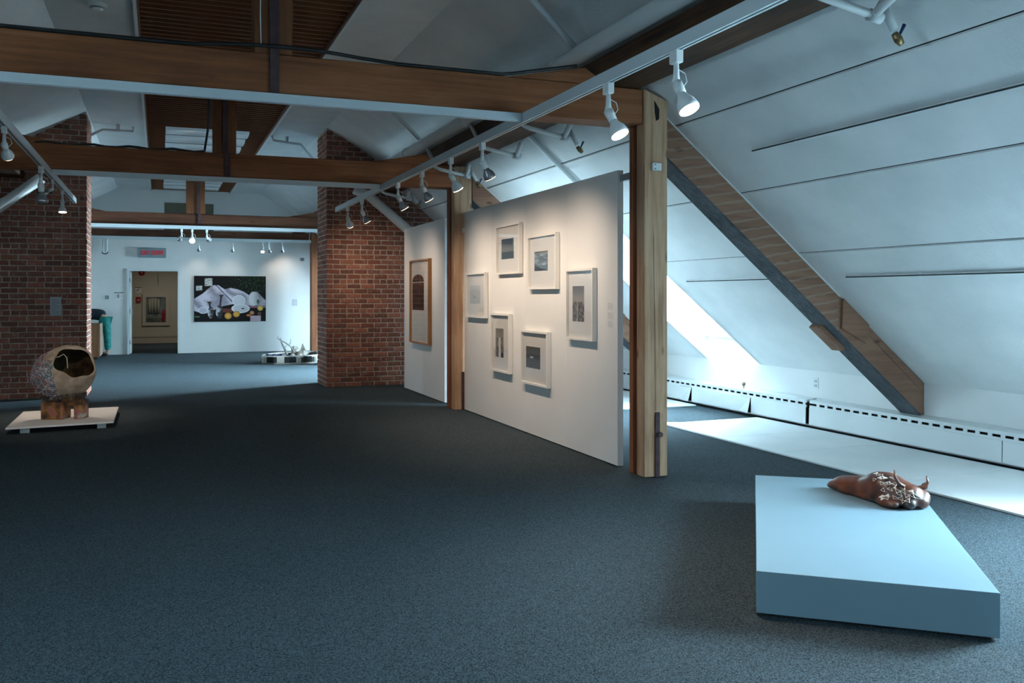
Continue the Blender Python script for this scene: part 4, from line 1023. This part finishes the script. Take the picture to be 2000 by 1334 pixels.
t = thing('wall_plate', (3.64,24.99,2.45), 'pair of tiny grey fittings high on the right part of the back wall', 'fitting')
for x in (3.60,3.655): box('fitting', x, x+.035, 24.98, 25.0, 2.46, 2.54, M['grey'], t)
# text panel on the left brick wall
t = thing('text_panel', (-1.43,14.74,1.21), 'grey text panel mounted on the dark left brick wall', 'label')
box('board', -1.501, -1.355, 14.735, 14.757, 1.213, 1.485, M['card'], t)
ln = MB()
for k in range(15): ln.box(-1.485, -1.375-(.05 if k in (4,9,14) else 0), 14.734, 14.735, 1.232+k*.0155, 1.238+k*.0155)
build('text_line', ln, M['grey'], t)
# corridor things
t = thing('fire_cabinet', (-.11,30.5,.58), 'glazed fire hose cabinet in the corridor wall behind the doorway', 'cabinet')
x0, x1, z0, z1 = -.483, .257, .586, 1.54; fw = .075
mb = MB()
for a in ((x0-.03,x1+.03,z0-.03,z0+fw),(x0-.03,x1+.03,z1-fw,z1+.03),(x0-.03,x0+fw,z0+fw,z1-fw),(x1-fw,x1+.03,z0+fw,z1-fw)): mb.box(a[0],a[1],30.55,30.6,a[2],a[3])
build('door_frame', mb, M['corridor'], t, bevel=.004)
box('interior', x0+fw, x1-fw, 30.585, 30.6, z0+fw, z1-fw, noisy('cabinet_interior',(.05,.05,.03),(.22,.20,.12),6,3,.7,0), t)
build('hose', MB().tube([(-.30,30.575,1.40),(-.30,30.575,.95)], .045, 10).tube([(-.22,30.575,1.42),(-.22,30.575,.95)], .045, 10).tube([(-.13,30.575,1.42),(-.13,30.575,.95)], .045, 10).tube([(-.04,30.575,1.40),(-.04,30.575,.95)], .045, 10), plain('canvas_hose',(.36,.36,.30),.8), t, smooth=True)
build('extinguisher', MB().tube([(.11,30.57,.70),(.11,30.57,.72),(.11,30.57,1.0),(.11,30.57,1.06),(.11,30.57,1.12)], [.04,.05,.05,.025,.015], 12), M['red'], t, smooth=True)
box('glass', x0+fw, x1-fw, 30.553, 30.556, z0+fw, z1-fw, M['glass'], t)
t = thing('fire_alarm_station', (-.62,30.56,1.27), 'red fire alarm pull station on the corridor wall left of the cabinet', 'alarm')
build('box', MB().box(-.692,-.557,30.55,30.6,1.30,1.468), M['red'], t, bevel=.006); box('handle', -.665, -.585, 30.54, 30.55, 1.36, 1.385, M['metal'], t); box('plate', -.68, -.57, 30.57, 30.6, 1.272, 1.30, M['grey'], t)
t = thing('fire_bell', (-.53,30.55,2.16), 'red fire alarm bell high in the corridor', 'alarm')
build('gong', MB().tube([(-.53,30.6,2.23),(-.53,30.57,2.23),(-.53,30.545,2.23)], [.095,.09,.04], 20), M['red'], t); build('striker', MB().tube([(-.53,30.545,2.23),(-.53,30.535,2.23)], .015, 8), M['metal'], t)
t = thing('hanging_cord', (-.05,30.5,1.79), 'thin grey cord hanging on the corridor wall above the cabinet', 'cord')
build('cord', MB().tube([(-.06,30.58,2.2),(-.05,30.58,2.0),(-.045,30.58,1.82)], [.008,.012,.004], 6), M['grey'], t)
L = bpy.data.lights.new('corridor_lamp', 'AREA'); L.energy = 4.2; L.size = .6; L.color = (1,.94,.82)
o = bpy.data.objects.new('corridor_lamp', L); C.objects.link(o); o.location = (.2,28.6,2.58)
build('corridor_lamp_body', MB().box(-.12,.52,28.28,28.92,2.585,2.6), M['metal'], label='square lamp in the corridor ceiling', cat='light')

# reception desk and the person bent over it
dk = thing('reception_desk', (-1.6,23.7,0), 'wooden reception cabinet half hidden behind the left brick wall', 'desk')
box('front_panel', -3.0, -1.33, 23.3, 23.33, .05, .86, M['desk'], dk)
box('side_panel', -1.34, -1.315, 23.335, 24.35, .07, .80, M['desklight'], dk)
box('desktop', -3.0, -1.32, 23.335, 24.35, .80, .83, M['desklight'], dk)
box('plinth_base', -2.95, -1.38, 23.38, 24.3, 0, .05, M['dark'], dk)
mb = MB()
for z in (.30,.55): mb.box(-1.315,-1.313,23.36,24.33,z,z+.008)
build('drawer_gap', mb, M['desk'], dk)

def skin(name, verts, edges, radii, mat, parent, sub=2):
    me = bpy.data.meshes.new(name); me.from_pydata(verts, edges, []); o = bpy.data.objects.new(name, me); C.objects.link(o); o.parent = parent
    me.materials.append(mat)
    md = o.modifiers.new('skin', 'SKIN'); md.use_smooth_shade = True
    for i, r in enumerate(radii):
        s = me.skin_vertices[0].data[i]; s.radius = (r, r) if not isinstance(r, tuple) else r
    me.skin_vertices[0].data[0].use_root = True
    ss = o.modifiers.new('sub', 'SUBSURF'); ss.levels = sub; ss.render_levels = sub
    return o
per = thing('person', (-1.26,24.62,0), 'person in dark top and teal trousers bending over the reception desk', 'person', rz=0)
# local frame: x towards the right of the room; the person leans towards -x
V_ = [(0,0,.98), (-.16,0,1.04),(-.34,0,1.05),(-.50,0,1.02),(-.58,0,1.00),(-.64,0,.98),(-.74,0,.95),
      (-.50,-.19,1.00),(-.60,-.26,.92),(-.78,-.28,.90),(-.84,-.28,.89),
      (-.50,.19,1.00),(-.60,.26,.92),(-.78,.24,.90),(-.84,.24,.89),
      (.0,-.10,.90),(.03,-.10,.50),(.05,-.10,.09),(-.08,-.12,.04),
      (.0,.10,.90),(.03,.10,.50),(.05,.10,.09),(-.08,.12,.04)]
E_ = [(0,1),(1,2),(2,3),(3,4),(4,5),(5,6),(3,7),(7,8),(8,9),(9,10),(3,11),(11,12),(12,13),(13,14),(0,15),(15,16),(16,17),(17,18),(0,19),(19,20),(20,21),(21,22)]
R_s = [.14,.12,.13,.11,.055,.08,.085,.06,.045,.032,.035,.06,.045,.032,.035,.095,.06,.042,.035,.095,.06,.042,.035]
skin('body', V_, E_, R_s, M['skin'], per)
skin('top', [V_[i] for i in (0,1,2,3,7,8,11,12)], [(0,1),(1,2),(2,3),(3,4),(4,5),(3,6),(6,7)], [.165,.15,.155,.135,.08,.062,.08,.062], M['navy'], per)
skin('trousers', [(-.03,0,1.0),(.0,-.10,.88),(.035,-.10,.50),(.05,-.10,.13),(.0,.10,.88),(.035,.10,.50),(.05,.10,.13)], [(0,1),(1,2),(2,3),(0,4),(4,5),(5,6)], [.15,.115,.088,.075,.115,.088,.075], M['teal'], per)
for s in (-1, 1):
    skin('shoe', [(.06,s*.10,.055),(-.04,s*.11,.045),(-.14,s*.12,.04)], [(0,1),(1,2)], [.052,.050,.038], M['black'], per)
    hy = -.28 if s < 0 else .24
    for k, (dy, ln_) in enumerate(((-.032,.05),(-.011,.065),(.011,.07),(.032,.06))):
        skin('finger', [(-.86,hy+dy*.6,.895),(-.89-ln_*.5,hy+dy,.895),(-.89-ln_,hy+dy*1.1,.875)], [(0,1),(1,2)], [.010,.009,.007], M['skin'], per, 1)
    skin('thumb', [(-.84,hy-s*.02,.89),(-.87,hy-s*.05,.885),(-.90,hy-s*.06,.88)], [(0,1),(1,2)], [.011,.010,.008], M['skin'], per, 1)
hm = MB().ell((-.70,0,1.0), (.105,.09,.085))
hr = build('hair', hm, M['hair'], per, smooth=True)
fc = MB().ell((-.795,-.035,.955),(.012,.012,.010)).ell((-.795,.035,.955),(.012,.012,.010)).ell((-.82,0,.93),(.018,.012,.018)).ell((-.79,0,.885),(.010,.024,.007))
build('face_features', fc, M['skin'], per, smooth=True, merge=False)
build('ear', MB().ell((-.70,-.085,.955),(.02,.01,.03)), M['skin'], per, smooth=True); build('ear', MB().ell((-.70,.085,.955),(.02,.01,.03)), M['skin'], per, smooth=True)

# boat shaped installation
bt = thing('boat_installation', (2.9,20.7,0), 'low white boat shaped box with dark windows holding driftwood, stones and blue glass', 'sculpture')
front = [(2.08,20.32),(2.32,20.11),(2.60,20.04),(2.90,20.06),(3.20,20.20),(3.45,20.42),(3.68,20.72),(3.85,21.05)]
back = [(3.85,21.05),(3.70,21.45),(3.35,21.66),(2.95,21.66),(2.60,21.46),(2.32,21.10),(2.14,20.72),(2.08,20.32)]
wd = noisy('whitewashed_plywood', (.58,.52,.46), (.70,.66,.60), 5, 4, .6, .1, 40); dkg = plain('dark_window_glass', (.008,.014,.018), .08)
def wallseg(mb, p, q, z0, z1, th=.02):
    p, q = Vector((*p,0)), Vector((*q,0)); n = Vector((-(q-p).y, (q-p).x, 0)).normalized()*th
    mb.add([(p.x,p.y,z0),(q.x,q.y,z0),(q.x+n.x,q.y+n.y,z0),(p.x+n.x,p.y+n.y,z0),(p.x,p.y,z1),(q.x,q.y,z1),(q.x+n.x,q.y+n.y,z1),(p.x+n.x,p.y+n.y,z1)],
           [(0,3,2,1),(4,5,6,7),(0,1,5,4),(1,2,6,5),(2,3,7,6),(3,0,4,7)])
hull = MB(); wins = []
def lerp(a, b, t): return (a[0]+(b[0]-a[0])*t, a[1]+(b[1]-a[1])*t)
for i, (p, q) in enumerate(zip(front[:-1], front[1:])):
    wallseg(hull, p, q, 0, .035); wallseg(hull, p, q, .165, .19)
L_f = []
tot = 0
for p, q in zip(front[:-1], front[1:]): L_f.append((tot, p, q, math.dist(p,q))); tot += math.dist(p,q)
def at(s):
    for (s0, p, q, l) in L_f:
        if s <= s0+l+1e-9: return lerp(p, q, (s-s0)/l)
    return front[-1]
s_ = 0; pat = [(.13,0),(.25,1),(.16,0),(.26,1),(.16,0),(.22,1),(.20,0),(.24,1),(.8,0)]
for ln_, isw in pat:
    a = s_; b = min(tot, s_+ln_); n_s = 3; win = MB()
    if isw: wins.append(win)
    for k in range(n_s):
        p, q = at(a+(b-a)*k/n_s), at(a+(b-a)*(k+1)/n_s)
        if isw: wallseg(win, p, q, .035, .165, .012)
        else: wallseg(hull, p, q, .035, .165)
    s_ = b
for p, q in zip(back[:-1], back[1:]): wallseg(hull, p, q, 0, .19)
build('hull', hull, wd, bt, merge=False); [build('dark_window', q, dkg, bt, merge=False) for q in wins if q.v]
build('bed', MB().prismz(front[:-1]+back[:-1], .0, .15), M['dark'], bt)
rb = random.Random(8); glassy = plain('blue_glass', (.01,.05,.16), .1); stone = noisy('pale_stone', (.30,.27,.24), (.60,.54,.48), 12, 4, .8, .3, 60)
def rock(c, r, mat, nm, parent):
    mb = MB().ell((0,0,0), (1,1,1), None, 9, 6); vs = []
    for v in mb.v:
        k = 1+.35*noise.noise(Vector(v)*1.6+Vector(c)*9); vs.append((c[0]+v[0]*r[0]*k, c[1]+v[1]*r[1]*k, c[2]+v[2]*r[2]*k))
    m2 = MB(); m2.v = vs; m2.f = mb.f
    return build(nm, m2, mat, parent)
for k in range(26): rock((rb.uniform(2.22,2.65), rb.uniform(20.35,20.9), .165), (rb.uniform(.02,.05), rb.uniform(.02,.05), rb.uniform(.015,.035)), glassy if rb.random() < .75 else stone, 'glass_lump', bt)
for k in range(20): rock((rb.uniform(2.65,3.45), rb.uniform(20.35,21.2), .165), (rb.uniform(.03,.08), rb.uniform(.03,.07), rb.uniform(.02,.05)), stone if rb.random() < .6 else M['dark'], 'stone', bt)
rock((2.86,20.7,.22), (.09,.07,.16), stone, 'stone', bt); rock((3.0,20.55,.20), (.12,.09,.07), stone, 'stone', bt)
build('stone', MB().add([(2.96,20.9,.15),(3.16,20.85,.15),(3.12,20.98,.15),(3.05,20.9,.42)], [(0,1,2),(0,1,3),(1,2,3),(2,0,3)]), stone, bt)
drift = noisy('grey_driftwood', (.22,.20,.18), (.40,.37,.33), 10, 4, .8, .3, 60)
dwd = MB().tube([(2.66,20.55,.16),(2.62,20.55,.28),(2.55,20.55,.42),(2.50,20.55,.56)], [.03,.026,.018,.008], 8).tube([(2.55,20.55,.42),(2.53,20.56,.50),(2.46,20.56,.54),(2.45,20.55,.60)], [.014,.01,.008,.004], 6)
dwd.tube([(2.53,20.55,.50),(2.62,20.54,.45),(2.74,20.53,.36),(2.82,20.53,.22)], [.008,.013,.015,.018], 8).tube([(2.70,20.54,.40),(2.74,20.54,.46),(2.73,20.54,.54)], [.01,.007,.004], 6).tube([(2.60,20.55,.34),(2.66,20.54,.40)], [.01,.005], 6)
build('driftwood', dwd, drift, bt, smooth=True, merge=False)
build('driftwood', MB().tube([(3.38,20.6,.17),(3.44,20.6,.25),(3.40,20.6,.33),(3.46,20.6,.36)], [.02,.015,.01,.005], 6), drift, bt, smooth=True)

# white rolled cord and black camera lamp by the left track
t = thing('clip_lamp', (-1.95,11.3,3.22), 'small black clip lamp with curled cord on top of the second beam, left end', 'lamp')
build('body', MB().tube([(-1.52,11.35,3.24),(-1.42,11.35,3.27)], .04, 12), M['black'], t, smooth=True)
build('cord', MB().tube([(-1.55,11.35,3.26),(-1.56,11.35,3.34),(-1.63,11.35,3.39),(-1.72,11.35,3.38)], .008, 8), M['black'], t, smooth=True)
print('objects', len(bpy.data.objects))
